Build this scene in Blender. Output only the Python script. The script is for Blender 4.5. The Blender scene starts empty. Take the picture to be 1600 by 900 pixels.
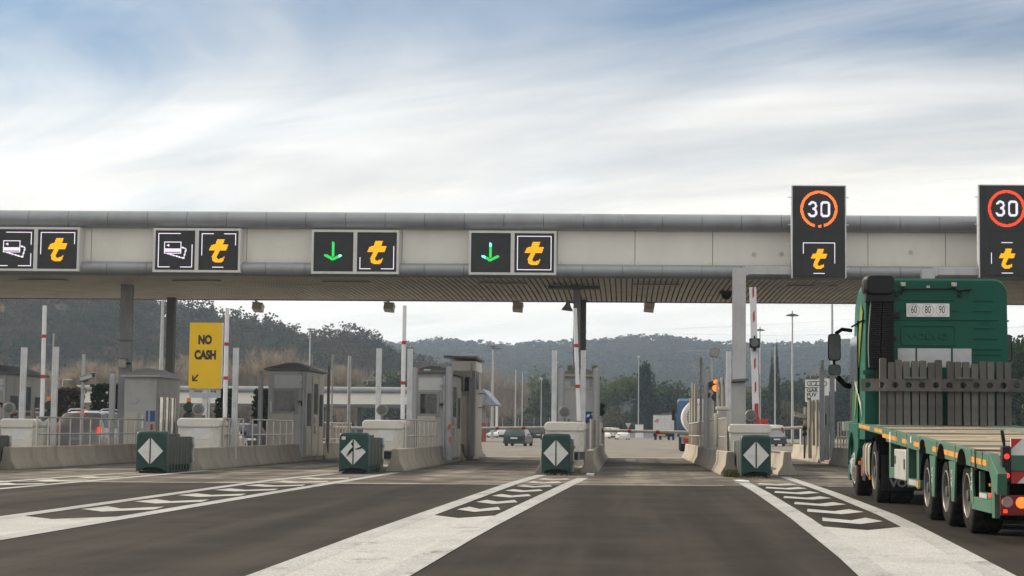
import bpy, bmesh, math, random
import numpy as np
from mathutils import Vector, Matrix

# ------------------------------------------------------------------ camera, light, exposure
SC = bpy.context.scene
COL = SC.collection
W, F, CX, CY, CAMH = 1600.0, 2800.0, 977.0, 450.0, 1.12
PITCH, ROLL = math.atan(225 / 2800.0), math.radians(0.35)
SUN_EL, SUN_AZ = math.radians(29), math.radians(-58)      # azimuth from +Y, negative = to the left

cam = bpy.data.cameras.new('camera')
cam.sensor_width = 36.0
cam.lens = 36.0 * F / W
cam.shift_x = (800.0 - CX) / W
cam.clip_start = 0.1
cam.clip_end = 9000
co = bpy.data.objects.new('camera', cam)
COL.objects.link(co)
co.matrix_world = (Matrix.Translation((0, 0, CAMH)) @ Matrix.Rotation(math.pi / 2 + PITCH, 4, 'X')
                   @ Matrix.Rotation(ROLL, 4, 'Z'))
SC.camera = co

SC.view_settings.view_transform = 'Standard'
SC.view_settings.look = 'None'
SC.view_settings.gamma = 1.0
SC.view_settings.use_curve_mapping = False
SC.view_settings.exposure = 0.42
SC.cycles.use_denoising = True
SC.cycles.max_bounces = 6
SC.cycles.volume_bounces = 0
SC.cycles.transparent_max_bounces = 16

world = bpy.data.worlds.new('World')
SC.world = world
world.use_nodes = True
wt = world.node_tree
for n in list(wt.nodes):
    wt.nodes.remove(n)
def WN(t, **k):
    n = wt.nodes.new(t)
    for a, b in k.items():
        setattr(n, a, b)
    return n
L = wt.links.new
wo = WN('ShaderNodeOutputWorld')
bg = WN('ShaderNodeBackground')
bg.inputs['Strength'].default_value = 0.10
L(bg.outputs[0], wo.inputs['Surface'])
sky = WN('ShaderNodeTexSky', sky_type='NISHITA')
sky.sun_disc = False
sky.sun_elevation = SUN_EL
sky.sun_rotation = SUN_AZ
sky.air_density = 1.0
sky.dust_density = 1.2
sky.ozone_density = 1.5
tc = WN('ShaderNodeTexCoord')
sep = WN('ShaderNodeSeparateXYZ')
L(tc.outputs['Generated'], sep.inputs[0])
def wmath(op, a, b=None, clamp=False):
    n = WN('ShaderNodeMath', operation=op, use_clamp=clamp)
    for i, v in enumerate((a, b)):
        if v is None:
            continue
        if isinstance(v, (int, float)):
            n.inputs[i].default_value = v
        else:
            L(v, n.inputs[i])
    return n.outputs[0]
# cloud plane coordinates: direction projected on a layer overhead
zz = wmath('ADD', wmath('MAXIMUM', sep.outputs[2], 0.0), 0.15)
cx_ = wmath('DIVIDE', sep.outputs[0], zz)
cy_ = wmath('DIVIDE', sep.outputs[1], zz)
comb = WN('ShaderNodeCombineXYZ')
L(cx_, comb.inputs[0]); L(cy_, comb.inputs[1])
mp = WN('ShaderNodeMapping')
mp.vector_type = 'TEXTURE'               # turn first, then stretch along the wind
mp.inputs['Rotation'].default_value = (0, 0, math.radians(-24))
mp.inputs['Scale'].default_value = (1.5, 0.62, 1)
mp.inputs['Location'].default_value = (1.7, 2.9, 0)
L(comb.outputs[0], mp.inputs[0])
nz = WN('ShaderNodeTexNoise')
nz.inputs['Scale'].default_value = 1.1
nz.inputs['Detail'].default_value = 7
nz.inputs['Roughness'].default_value = 0.55
nz.inputs['Distortion'].default_value = 1.2
L(mp.outputs[0], nz.inputs['Vector'])
nz2 = WN('ShaderNodeTexNoise')
nz2.inputs['Scale'].default_value = 0.55
nz2.inputs['Detail'].default_value = 3
L(comb.outputs[0], nz2.inputs['Vector'])
# the cloud sheet opens with height; cover added overhead, unseen, for more light
elev = WN('ShaderNodeValToRGB')
er = elev.color_ramp
er.interpolation = 'EASE'
while len(er.elements) < 5: er.elements.new(0.5)
for e_, (p_, v_) in zip(er.elements, ((0.0, 1.0), (0.13, 0.95), (0.245, 0.26), (0.36, 0.45), (0.55, 1.0))):
    e_.position = p_; e_.color = (v_, v_, v_, 1)
L(sep.outputs[2], elev.inputs[0])
ns = wmath('ADD', wmath('MULTIPLY', nz.outputs[0], 1.1), wmath('MULTIPLY', nz2.outputs[0], 0.7))
cov = WN('ShaderNodeMapRange', interpolation_type='SMOOTHSTEP')
cov.inputs['From Min'].default_value = 0.80
cov.inputs['From Max'].default_value = 1.95
L(wmath('ADD', ns, wmath('MULTIPLY', elev.outputs[0], 0.85)), cov.inputs['Value'])
tint = WN('ShaderNodeMixRGB', blend_type='MULTIPLY')
tint.inputs['Fac'].default_value = 1.0
tint.inputs['Color2'].default_value = (0.22, 0.41, 0.58, 1)
L(sky.outputs[0], tint.inputs['Color1'])
mixc = WN('ShaderNodeMixRGB')
mixc.inputs['Color2'].default_value = (9.3, 8.9, 8.2, 1)
L(cov.outputs[0], mixc.inputs['Fac'])
L(tint.outputs[0], mixc.inputs['Color1'])
# thicker and thinner places in the cloud sheet
nz3 = WN('ShaderNodeTexNoise')
nz3.inputs['Scale'].default_value = 1.7
nz3.inputs['Detail'].default_value = 5
nz3.inputs['Distortion'].default_value = 0.8
L(mp.outputs[0], nz3.inputs['Vector'])
thick = WN('ShaderNodeMapRange')
thick.inputs['From Min'].default_value = 0.32
thick.inputs['From Max'].default_value = 0.66
thick.inputs['To Min'].default_value = 0.80
thick.inputs['To Max'].default_value = 1.04
L(nz3.outputs[0], thick.inputs['Value'])
cl = WN('ShaderNodeVectorMath', operation='SCALE')
cl.inputs[0].default_value = mixc.inputs['Color2'].default_value[:3]
up = WN('ShaderNodeMapRange')          # overhead sheet, out of view, brightened to light the canopy fascia
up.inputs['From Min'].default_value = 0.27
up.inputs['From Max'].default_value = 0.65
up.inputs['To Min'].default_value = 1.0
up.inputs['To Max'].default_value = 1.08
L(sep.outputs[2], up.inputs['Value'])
low = WN('ShaderNodeMapRange')         # brighter where the low sun lights the thin cloud along the horizon
low.inputs['From Min'].default_value = 0.0
low.inputs['From Max'].default_value = 0.13
low.inputs['To Min'].default_value = 1.22
low.inputs['To Max'].default_value = 1.0
L(sep.outputs[2], low.inputs['Value'])
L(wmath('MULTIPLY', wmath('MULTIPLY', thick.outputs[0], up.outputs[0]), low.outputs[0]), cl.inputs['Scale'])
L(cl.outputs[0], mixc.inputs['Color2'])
L(mixc.outputs[0], bg.inputs['Color'])

sl = bpy.data.lights.new('sun', 'SUN')
sl.energy = 4.2
sl.angle = math.radians(0.8)
sl.color = (1.0, 0.86, 0.68)
so = bpy.data.objects.new('sun', sl)
COL.objects.link(so)
sdir = Vector((math.sin(SUN_AZ) * math.cos(SUN_EL), math.cos(SUN_AZ) * math.cos(SUN_EL), math.sin(SUN_EL)))
so.rotation_euler = sdir.to_track_quat('Z', 'Y').to_euler()
so.location = (-40, 20, 40)

# ------------------------------------------------------------------ measuring the photograph: pixel -> place in the world
def ray(px, py):
    x, y, z = (px - CX) / F, -(py - CY) / F, -1.0
    c, s = math.cos(ROLL), math.sin(ROLL)
    x, y = c * x - s * y, s * x + c * y
    a = math.pi / 2 + PITCH
    c, s = math.cos(a), math.sin(a)
    return Vector((x, c * y - s * z, s * y + c * z))
def gp(px, py, z=0.0):
    d = ray(px, py); t = (z - CAMH) / d.z
    return Vector((d.x * t, d.y * t, z))
def at(px, py, Y):
    d = ray(px, py); t = Y / d.y
    return Vector((d.x * t, Y, CAMH + d.z * t))

# ------------------------------------------------------------------ materials
MATS = {}
def M(name, color, rough=0.6, metal=0.0, var=0.12, scale=3.0, dirt=0.0, dirt_col=(0.10, 0.085, 0.065), bump=0.0,
      emit=None, es=0.0, spec=0.5, detail=5, coat=0.0, stretch=(1, 1, 1), streak=0.0, rnd=0.0, isl=0.0):
    if name in MATS:
        return MATS[name]
    m = bpy.data.materials.new(name); m.use_nodes = True
    t = m.node_tree; N = t.nodes; K = t.links.new
    p = N['Principled BSDF']
    p.inputs['Roughness'].default_value = rough
    p.inputs['Metallic'].default_value = metal
    p.inputs['Specular IOR Level'].default_value = spec
    p.inputs['Coat Weight'].default_value = coat
    if emit:
        p.inputs['Emission Color'].default_value = (*emit, 1)
        p.inputs['Emission Strength'].default_value = es
    tcn = N.new('ShaderNodeTexCoord'); mpn = N.new('ShaderNodeMapping')
    mpn.inputs['Scale'].default_value = stretch
    K(tcn.outputs['Object'], mpn.inputs[0])
    nz = N.new('ShaderNodeTexNoise'); nz.inputs['Scale'].default_value = scale
    nz.inputs['Detail'].default_value = detail; nz.inputs['Roughness'].default_value = 0.6
    K(mpn.outputs[0], nz.inputs['Vector'])
    rp = N.new('ShaderNodeValToRGB')
    rp.color_ramp.elements[0].position = 0.3; rp.color_ramp.elements[1].position = 0.7
    rp.color_ramp.elements[0].color = (*[c * (1 - var) for c in color], 1)
    rp.color_ramp.elements[1].color = (*[min(1, c * (1 + var)) for c in color], 1)
    K(nz.outputs[0], rp.inputs[0])
    out = rp.outputs[0]
    if dirt > 0:
        n2 = N.new('ShaderNodeTexNoise'); n2.inputs['Scale'].default_value = scale * 0.7 + 0.6
        n2.inputs['Detail'].default_value = 8; n2.inputs['Roughness'].default_value = 0.7
        mp2 = N.new('ShaderNodeMapping'); mp2.inputs['Location'].default_value = (7, 3, 1)
        mp2.inputs['Scale'].default_value = (1, 1, 0.35 if streak else 1)
        K(tcn.outputs['Object'], mp2.inputs[0]); K(mp2.outputs[0], n2.inputs['Vector'])
        r2 = N.new('ShaderNodeMapRange')
        r2.inputs['From Min'].default_value = 0.48; r2.inputs['From Max'].default_value = 0.72
        r2.inputs['To Max'].default_value = dirt
        K(n2.outputs[0], r2.inputs[0])
        mx = N.new('ShaderNodeMixRGB'); mx.inputs['Color2'].default_value = (*dirt_col, 1)
        K(r2.outputs[0], mx.inputs[0]); K(out, mx.inputs['Color1'])
        out = mx.outputs[0]
        rr = N.new('ShaderNodeMapRange'); rr.inputs['To Min'].default_value = rough
        rr.inputs['To Max'].default_value = min(1, rough + 0.25)
        K(r2.outputs[0], rr.inputs[0]); K(rr.outputs[0], p.inputs['Roughness'])
    for amt, node, sock in ((rnd, 'ShaderNodeObjectInfo', 'Random'), (isl, 'ShaderNodeNewGeometry', 'Random Per Island')):
        if amt > 0:     # each copy or plank weathered a little differently
            oi = N.new(node); mr = N.new('ShaderNodeMapRange'); mr.inputs['To Min'].default_value = 1 - amt; mr.inputs['To Max'].default_value = 1 + amt
            K(oi.outputs[sock], mr.inputs[0]); vs_ = N.new('ShaderNodeVectorMath'); vs_.operation = 'SCALE'
            K(out, vs_.inputs[0]); K(mr.outputs[0], vs_.inputs['Scale']); out = vs_.outputs[0]
    K(out, p.inputs['Base Color'])
    if bump > 0:
        b = N.new('ShaderNodeBump'); b.inputs['Strength'].default_value = bump; b.inputs['Distance'].default_value = 0.02
        n3 = N.new('ShaderNodeTexNoise'); n3.inputs['Scale'].default_value = scale * 8; n3.inputs['Detail'].default_value = 4
        K(tcn.outputs['Object'], n3.inputs['Vector'])
        K(n3.outputs[0], b.inputs['Height']); K(b.outputs[0], p.inputs['Normal'])
    MATS[name] = m
    return m

white = lambda: M('white_paint', (0.74, 0.74, 0.72), 0.45, dirt=0.25, streak=1)
alu = lambda: M('aluminium', (0.62, 0.63, 0.64), 0.38, 0.55, var=0.08, dirt=0.2)
steel = lambda: M('stainless_steel', (0.55, 0.50, 0.43), 0.33, 0.85, var=0.1, dirt=0.25)
galv = lambda: M('galvanised_steel', (0.40, 0.41, 0.42), 0.5, 0.4, var=0.15, dirt=0.25)
greypaint = lambda: M('grey_paint', (0.30, 0.305, 0.315), 0.5, var=0.08, dirt=0.3, streak=1)
darkgrey = lambda: M('dark_grey_paint', (0.12, 0.125, 0.135), 0.55, var=0.1, dirt=0.3)
postgrey = lambda: M('post_grey', (0.31, 0.31, 0.315), 0.5, var=0.08, dirt=0.35, streak=1)
black = lambda: M('black_plastic', (0.012, 0.012, 0.0135), 0.5, spec=.3, var=0.2)
rubber = lambda: M('tyre_rubber', (0.011, 0.0105, 0.010), 0.85, spec=.1, var=0.25, dirt=0.55, dirt_col=(0.085, 0.075, 0.06), scale=5)
concrete = lambda: M('concrete', (0.29, 0.26, 0.215), 0.88, rnd=.14, var=0.10, scale=1.1, dirt=0.6, bump=0.25, streak=1, dirt_col=(0.12, 0.11, 0.09))
concrete_w = lambda: M('painted_concrete', (0.60, 0.585, 0.54), 0.7, rnd=.08, var=0.10, scale=2.2, dirt=0.75, dirt_col=(0.22, 0.20, 0.17), bump=0.12, streak=1)
cream = lambda: M('cream_panel', (0.50, 0.475, 0.40), 0.55, var=0.06, scale=1.2, dirt=0.3, streak=1)
glass = lambda: M('dark_glass', (0.03, 0.033, 0.036), 0.06, var=0.2, spec=0.8)
cabglass = lambda: M('booth_glass', (0.075, 0.073, 0.07), 0.10, var=0.75, scale=2.5, spec=0.6)  # patchy tone in the colour stands in for reflections on the panes
redm = lambda: M('red_paint', (0.42, 0.03, 0.03), 0.45, var=0.1)
redlit = lambda: M('lit_red_lamp', (0.5, 0.02, 0.01), 0.3, emit=(1, 0.035, 0.012), es=1.15)
orangelit = lambda: M('lit_orange_lamp', (0.6, 0.16, 0.02), 0.3, emit=(1, 0.14, 0.008), es=1.7)
redlens = lambda: M('red_lens', (0.13, 0.006, 0.005), 0.25)
amber = lambda: M('amber_lens', (0.75, 0.20, 0.02), 0.25)
plate = lambda: M('plate_white', (0.75, 0.75, 0.73), 0.5)
rimm = lambda: M('wheel_rim_steel', (0.10, 0.097, 0.09), 0.45, 0.4, dirt=0.4, scale=6)

# ------------------------------------------------------------------ mesh builder
class MB:
    def __init__(s): s.v = []; s.f = []; s.m = []; s.mi = 0
    def add(s, vs, fs):
        o = len(s.v); s.v += [tuple(v) for v in vs]
        for f in fs: s.f.append(tuple(o + i for i in f)); s.m.append(s.mi)
        return s
    def bx(s, x0, x1, y0, y1, z0, z1, T=None):
        vs = [Vector((x, y, z)) for z in (z0, z1) for y in (y0, y1) for x in (x0, x1)]
        if T: vs = [T @ v for v in vs]
        return s.add(vs, [(0, 2, 3, 1), (4, 5, 7, 6), (0, 1, 5, 4), (2, 6, 7, 3), (0, 4, 6, 2), (1, 3, 7, 5)])
    def cb(s, c, d, T=None):
        return s.bx(c[0]-d[0]/2, c[0]+d[0]/2, c[1]-d[1]/2, c[1]+d[1]/2, c[2]-d[2]/2, c[2]+d[2]/2, T)
    def prism(s, poly, axis, a, b):
        """poly: 2D outline; axis 'x': (y,z) extruded along x; 'y': (x,z) along y; 'z': (x,y) along z"""
        g = {'x': lambda p, t: (t, p[0], p[1]), 'y': lambda p, t: (p[0], t, p[1]), 'z': lambda p, t: (p[0], p[1], t)}[axis]
        n = len(poly); vs = [g(p, a) for p in poly] + [g(p, b) for p in poly]
        return s.add(vs, [tuple(range(n)), tuple(range(2 * n - 1, n - 1, -1))] + [(i, i + n, (i + 1) % n + n, (i + 1) % n) for i in range(n)])
    def loft(s, secs, caps=True, closed=True):
        n = len(secs[0]); vs = [p for q in secs for p in q]; fs = []
        for k in range(len(secs) - 1):
            for i in range(n if closed else n - 1):
                j = (i + 1) % n
                fs.append((k * n + i, k * n + j, (k + 1) * n + j, (k + 1) * n + i))
        if caps:
            fs += [tuple(range(n - 1, -1, -1)), tuple((len(secs) - 1) * n + i for i in range(n))]
        return s.add(vs, fs)
    def tube(s, pts, r, n=8, caps=True):
        pts = [Vector(p) for p in pts]; R = r if isinstance(r, (list, tuple)) else [r] * len(pts); secs = []; up = None
        for i, p in enumerate(pts):
            d = (pts[min(i + 1, len(pts) - 1)] - pts[max(i - 1, 0)]).normalized()
            if up is None:
                up = Vector((0, 0, 1)) if abs(d.z) < 0.9 else Vector((1, 0, 0))
            a = d.cross(up).normalized(); b = a.cross(d); up = b
            secs.append([p + (a * math.cos(2 * math.pi * k / n) + b * math.sin(2 * math.pi * k / n)) * R[i] for k in range(n)])
        return s.loft(secs, caps)
    def disc(s, c, r, t, axis='y', n=20):
        c = Vector(c); d = {'x': Vector((1, 0, 0)), 'y': Vector((0, 1, 0)), 'z': Vector((0, 0, 1))}[axis]
        return s.tube([c - d * t / 2, c + d * t / 2], r, n)
    def lathe(s, prof, c, axis='x', n=24, caps=True):
        """prof: (t, r) pairs along axis"""
        secs = []
        for t, r in prof:
            q = []
            for k in range(n):
                a = 2 * math.pi * k / n; u, w = r * math.cos(a), r * math.sin(a)
                q.append(Vector(c) + Vector({'x': (t, u, w), 'y': (w, t, u), 'z': (u, w, t)}[axis]))
            secs.append(q)
        return s.loft(secs, caps)
    def build(s, name, mat, parent=None, loc=(0, 0, 0), rot=(0, 0, 0), smooth=True, bevel=0.0, kind=None, seg=2):
        me = bpy.data.meshes.new(name)
        me.from_pydata(s.v, [], s.f)
        for m in (mat if isinstance(mat, (list, tuple)) else [mat]): me.materials.append(m)
        me.polygons.foreach_set('material_index', s.m)
        bm = bmesh.new(); bm.from_mesh(me); bmesh.ops.recalc_face_normals(bm, faces=bm.faces); bm.to_mesh(me); bm.free()
        if smooth:
            me.polygons.foreach_set('use_smooth', [True] * len(me.polygons))
            me.set_sharp_from_angle(angle=math.radians(38))
        me.update()
        o = bpy.data.objects.new(name, me); COL.objects.link(o)
        o.location = loc; o.rotation_euler = rot
        if parent: o.parent = parent
        if kind: o['kind'] = kind
        if bevel > 0:
            b = o.modifiers.new('bevel', 'BEVEL'); b.width = bevel; b.segments = seg; b.limit_method = 'ANGLE'
            b.angle_limit = math.radians(40)
        return o

def tag(o, label, cat, group=None, kind=None):
    o['label'] = label; o['category'] = cat
    if group: o['group'] = group
    if kind: o['kind'] = kind
    return o
def thing(name, label, cat, loc=(0, 0, 0), rz=0.0, group=None):
    o = bpy.data.objects.new(name, None); COL.objects.link(o)
    o.empty_display_size = 0.2; o.location = loc; o.rotation_euler = (0, 0, rz)
    return tag(o, label, cat, group)
def copy_tree(o, loc=None, rz=None, sc=None, label=None, parent=None):
    c = o.copy(); COL.objects.link(c)
    if parent: c.parent = parent
    if loc is not None: c.location = loc
    if rz is not None: c.rotation_euler = (0, 0, rz)
    if sc is not None: c.scale = sc
    if label: c['label'] = label
    for ch in o.children: copy_tree(ch, parent=c)
    return c
def rrect(x0, x1, z0, z1, r, n=4):
    pts = []
    for cx, cz, a0 in ((x1 - r, z1 - r, 0), (x0 + r, z1 - r, 90), (x0 + r, z0 + r, 180), (x1 - r, z0 + r, 270)):
        for k in range(n + 1):
            a = math.radians(a0 + 90 * k / n); pts.append((cx + r * math.cos(a), cz + r * math.sin(a)))
    return pts
def text(body, size, mat, parent, name, loc, rot=(math.pi / 2, 0, 0), ex=0.002, sx=1.0, align='CENTER', bold=0.0):
    cu = bpy.data.curves.new(name, 'FONT'); cu.body = body; cu.size = size; cu.extrude = ex; cu.offset = bold
    cu.align_x = align; cu.align_y = 'CENTER'
    tmp = bpy.data.objects.new(name, cu); COL.objects.link(tmp)
    dg = bpy.context.evaluated_depsgraph_get(); dg.update()
    me = bpy.data.meshes.new_from_object(tmp.evaluated_get(dg))
    bpy.data.objects.remove(tmp); bpy.data.curves.remove(cu)
    me.materials.clear(); me.materials.append(mat)
    o = bpy.data.objects.new(name, me); COL.objects.link(o)
    o.location = loc; o.rotation_euler = rot; o.scale = (sx, 1, 1)
    if parent: o.parent = parent
    return o

# ------------------------------------------------------------------ the setting
def ground_mat(name, c1, c2, scale, stain=None, streak=False, rough=0.85, fine=120, stain_amt=0.6, stain_lo=0.5, stain_hi=0.7, bump=0.3, cracks=False, paths=False, worn=None):
    m = bpy.data.materials.new(name); m.use_nodes = True
    t = m.node_tree; N = t.nodes; K = t.links.new; p = N['Principled BSDF']
    tcn = N.new('ShaderNodeTexCoord')
    def noise(sc, det=4, stretch=(1, 1, 1), loc=(0, 0, 0), ro=0.6):
        mpn = N.new('ShaderNodeMapping'); mpn.inputs['Scale'].default_value = stretch; mpn.inputs['Location'].default_value = loc
        K(tcn.outputs['Object'], mpn.inputs[0])
        n = N.new('ShaderNodeTexNoise'); n.inputs['Scale'].default_value = sc; n.inputs['Detail'].default_value = det; n.inputs['Roughness'].default_value = ro
        K(mpn.outputs[0], n.inputs['Vector']); return n.outputs[0]
    def ramp(v, a, b, lo=0.0, hi=1.0):
        r = N.new('ShaderNodeMapRange'); r.inputs['From Min'].default_value = a; r.inputs['From Max'].default_value = b
        r.inputs['To Min'].default_value = lo; r.inputs['To Max'].default_value = hi; K(v, r.inputs[0]); return r.outputs[0]
    def mix(f, a, b, bt='MIX'):
        x = N.new('ShaderNodeMixRGB'); x.blend_type = bt
        for k, v in (('Fac', f), ('Color1', a), ('Color2', b)):
            if isinstance(v, tuple): x.inputs[k].default_value = (*v, 1)
            elif isinstance(v, float): x.inputs[k].default_value = v
            else: K(v, x.inputs[k])
        return x.outputs[0]
    c = mix(ramp(noise(scale), 0.35, 0.65), c1, c2)
    # aggregate grain
    g = ramp(noise(fine, 2), 0.3, 0.7, 0.62, 1.38)
    gc = N.new('ShaderNodeCombineColor'); [K(g, gc.inputs[i]) for i in range(3)]
    c = mix(1.0, c, gc.outputs[0], 'MULTIPLY')
    if streak:      # wear of the wheels along the lanes
        c = mix(ramp(noise(1.0, 3, (1.6, 0.05, 1), (3, 1, 0)), 0.42, 0.72, 0.0, 0.75), c, tuple(x * 1.5 for x in c2))
    if stain:
        c = mix(ramp(noise(0.5, 7, (1.0, 1.0, 1), (5, 9, 0), 0.72), stain_lo, stain_hi, 0.0, stain_amt), c, stain)
        c = mix(ramp(noise(0.9, 5, (0.9, 0.10, 1), (1, 4, 0), 0.65), 0.52, 0.72, 0.0, stain_amt), c, stain)
    if paths:       # darker, polished bands where wheels run along each lane
        sp = N.new('ShaderNodeSeparateXYZ'); K(tcn.outputs['Object'], sp.inputs[0])
        wob = N.new('ShaderNodeMath'); wob.operation = 'MULTIPLY_ADD'; wob.inputs[1].default_value = 1.1; K(noise(0.06, 2), wob.inputs[0]); K(sp.outputs[0], wob.inputs[2])
        fr = N.new('ShaderNodeMath'); fr.operation = 'MULTIPLY'; fr.inputs[1].default_value = 2 * math.pi / 1.72; K(wob.outputs[0], fr.inputs[0])
        co_ = N.new('ShaderNodeMath'); co_.operation = 'COSINE'; K(fr.outputs[0], co_.inputs[0])
        w = N.new('ShaderNodeMath'); w.operation = 'MULTIPLY'; K(ramp(co_.outputs[0], 0.1, 1.0), w.inputs[0]); K(ramp(noise(0.35, 4, (1, .12, 1), (9, 2, 0)), 0.38, 0.62, 0.0, 0.55), w.inputs[1])
        c = mix(w.outputs[0], c, tuple(x * 0.42 for x in c1))
        c = mix(ramp(noise(2.2, 5, (1, .5, 1), (4, 7, 0), .7), 0.66, 0.74, 0.0, 0.55), c, tuple(x * 0.4 for x in c1))
    if cracks:
        v = N.new('ShaderNodeTexVoronoi'); v.feature = 'DISTANCE_TO_EDGE'; v.inputs['Scale'].default_value = 0.22
        wv = N.new('ShaderNodeVectorMath'); wv.operation = 'MULTIPLY_ADD'; wv.inputs[1].default_value = (1.6, 1.6, 0)
        nn = N.new('ShaderNodeTexNoise'); nn.inputs['Scale'].default_value = 0.9; nn.inputs['Detail'].default_value = 6; K(tcn.outputs['Object'], nn.inputs['Vector'])
        K(nn.outputs['Color'], wv.inputs[0]); K(tcn.outputs['Object'], wv.inputs[2]); K(wv.outputs[0], v.inputs['Vector'])
        k_ = ramp(v.outputs['Distance'], 0.0, 0.007, 0.75, 0.0)
        gate = N.new('ShaderNodeMath'); gate.operation = 'MULTIPLY'; K(k_, gate.inputs[0]); K(ramp(noise(0.12, 2, (1, 1, 1), (3, 3, 0)), 0.5, 0.6), gate.inputs[1])
        c = mix(gate.outputs[0], c, tuple(x * 0.4 for x in c1))
        pv = N.new('ShaderNodeTexVoronoi'); pv.inputs['Scale'].default_value = 0.11; pm = N.new('ShaderNodeMapping'); pm.inputs['Scale'].default_value = (1.6, .5, 1); K(tcn.outputs['Object'], pm.inputs[0]); K(pm.outputs[0], pv.inputs['Vector'])
        sc_ = N.new('ShaderNodeSeparateColor'); K(pv.outputs['Color'], sc_.inputs[0])
        c = mix(ramp(sc_.outputs[0], 0.0, 1.0, 0.0, 0.30), c, tuple(x * 0.6 for x in c1))
    if worn:        # paint rubbed through to the asphalt
        c = mix(ramp(noise(1.4, 8, (1, .45, 1), (2, 8, 0), .75), 0.57, 0.70, 0.0, .85), c, worn)
        c = mix(ramp(noise(9, 4, (1, .6, 1), (6, 1, 0), .7), 0.60, 0.72, 0.0, .6), c, worn)
    K(c, p.inputs['Base Color']); p.inputs['Roughness'].default_value = rough
    p.inputs['Specular IOR Level'].default_value = 0.08
    b = N.new('ShaderNodeBump'); b.inputs['Strength'].default_value = bump; b.inputs['Distance'].default_value = 0.01
    K(noise(fine, 3), b.inputs['Height']); K(b.outputs[0], p.inputs['Normal'])
    MATS[name] = m
    return m

def sheet(name, x0, x1, y0, y1, z, mat, nx=1, ny=1):
    b = MB()
    for i in range(nx):
        for j in range(ny):
            xa, xb = x0 + (x1 - x0) * i / nx, x0 + (x1 - x0) * (i + 1) / nx
            ya, yb = y0 + (y1 - y0) * j / ny, y0 + (y1 - y0) * (j + 1) / ny
            b.add([(xa, ya, z), (xb, ya, z), (xb, yb, z), (xa, yb, z)], [(0, 1, 2, 3)])
    return b.build(name, mat, smooth=False, kind='structure')

m_field = ground_mat('field_soil', (0.075, 0.070, 0.036), (0.11, 0.095, 0.055), 0.05, fine=3, bump=0.1)
m_asph = ground_mat('asphalt', (0.020, 0.0172, 0.0140), (0.039, 0.0335, 0.0275), 0.5, stain=(0.020, 0.018, 0.016), streak=True, stain_amt=0.65, fine=38, stain_lo=0.50, stain_hi=0.72, paths=True, cracks=True)
m_plaza = ground_mat('plaza_asphalt', (0.17, 0.16, 0.14), (0.21, 0.195, 0.17), 0.12, stain=(0.11, 0.10, 0.09), fine=40, stain_amt=0.5)
m_lane = ground_mat('lane_concrete', (0.13, 0.116, 0.095), (0.185, 0.167, 0.135), 0.6, stain=(0.055, 0.052, 0.05), streak=True, fine=60, stain_amt=0.9, stain_lo=0.42, stain_hi=0.58, paths=True)
m_mark = ground_mat('road_paint', (0.35, 0.355, 0.355), (0.42, 0.42, 0.415), 0.7, stain=(0.20, 0.20, 0.20), fine=45, stain_amt=0.6, stain_lo=0.48, stain_hi=0.75, rough=0.7, worn=(.09, .085, .08), cracks=True)
m_mark2 = ground_mat('new_road_paint', (0.385, 0.385, 0.375), (0.45, 0.45, 0.44), 0.8, stain=(0.26, 0.25, 0.23), fine=45, stain_amt=0.5, stain_lo=0.48, stain_hi=0.8, rough=0.6, worn=(.12, .11, .10), cracks=True)
m_markworn = ground_mat('worn_road_paint', (0.42, 0.40, 0.36), (0.52, 0.50, 0.46), 0.8, stain=(0.16, 0.145, 0.12), fine=45, stain_amt=0.8, stain_lo=0.42, stain_hi=0.62, rough=0.8)

sheet('ground', -2500, 2500, -150, 2500, -0.012, m_field)
sheet('plaza', -110, 60, 78.2, 331, -0.004, m_plaza)
sheet('road', -110, 60, -60, 38.2, 0.0, m_asph)
sheet('lane_pavement', -110, 60, 38.2, 78.2, 0.0, m_lane)

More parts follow.
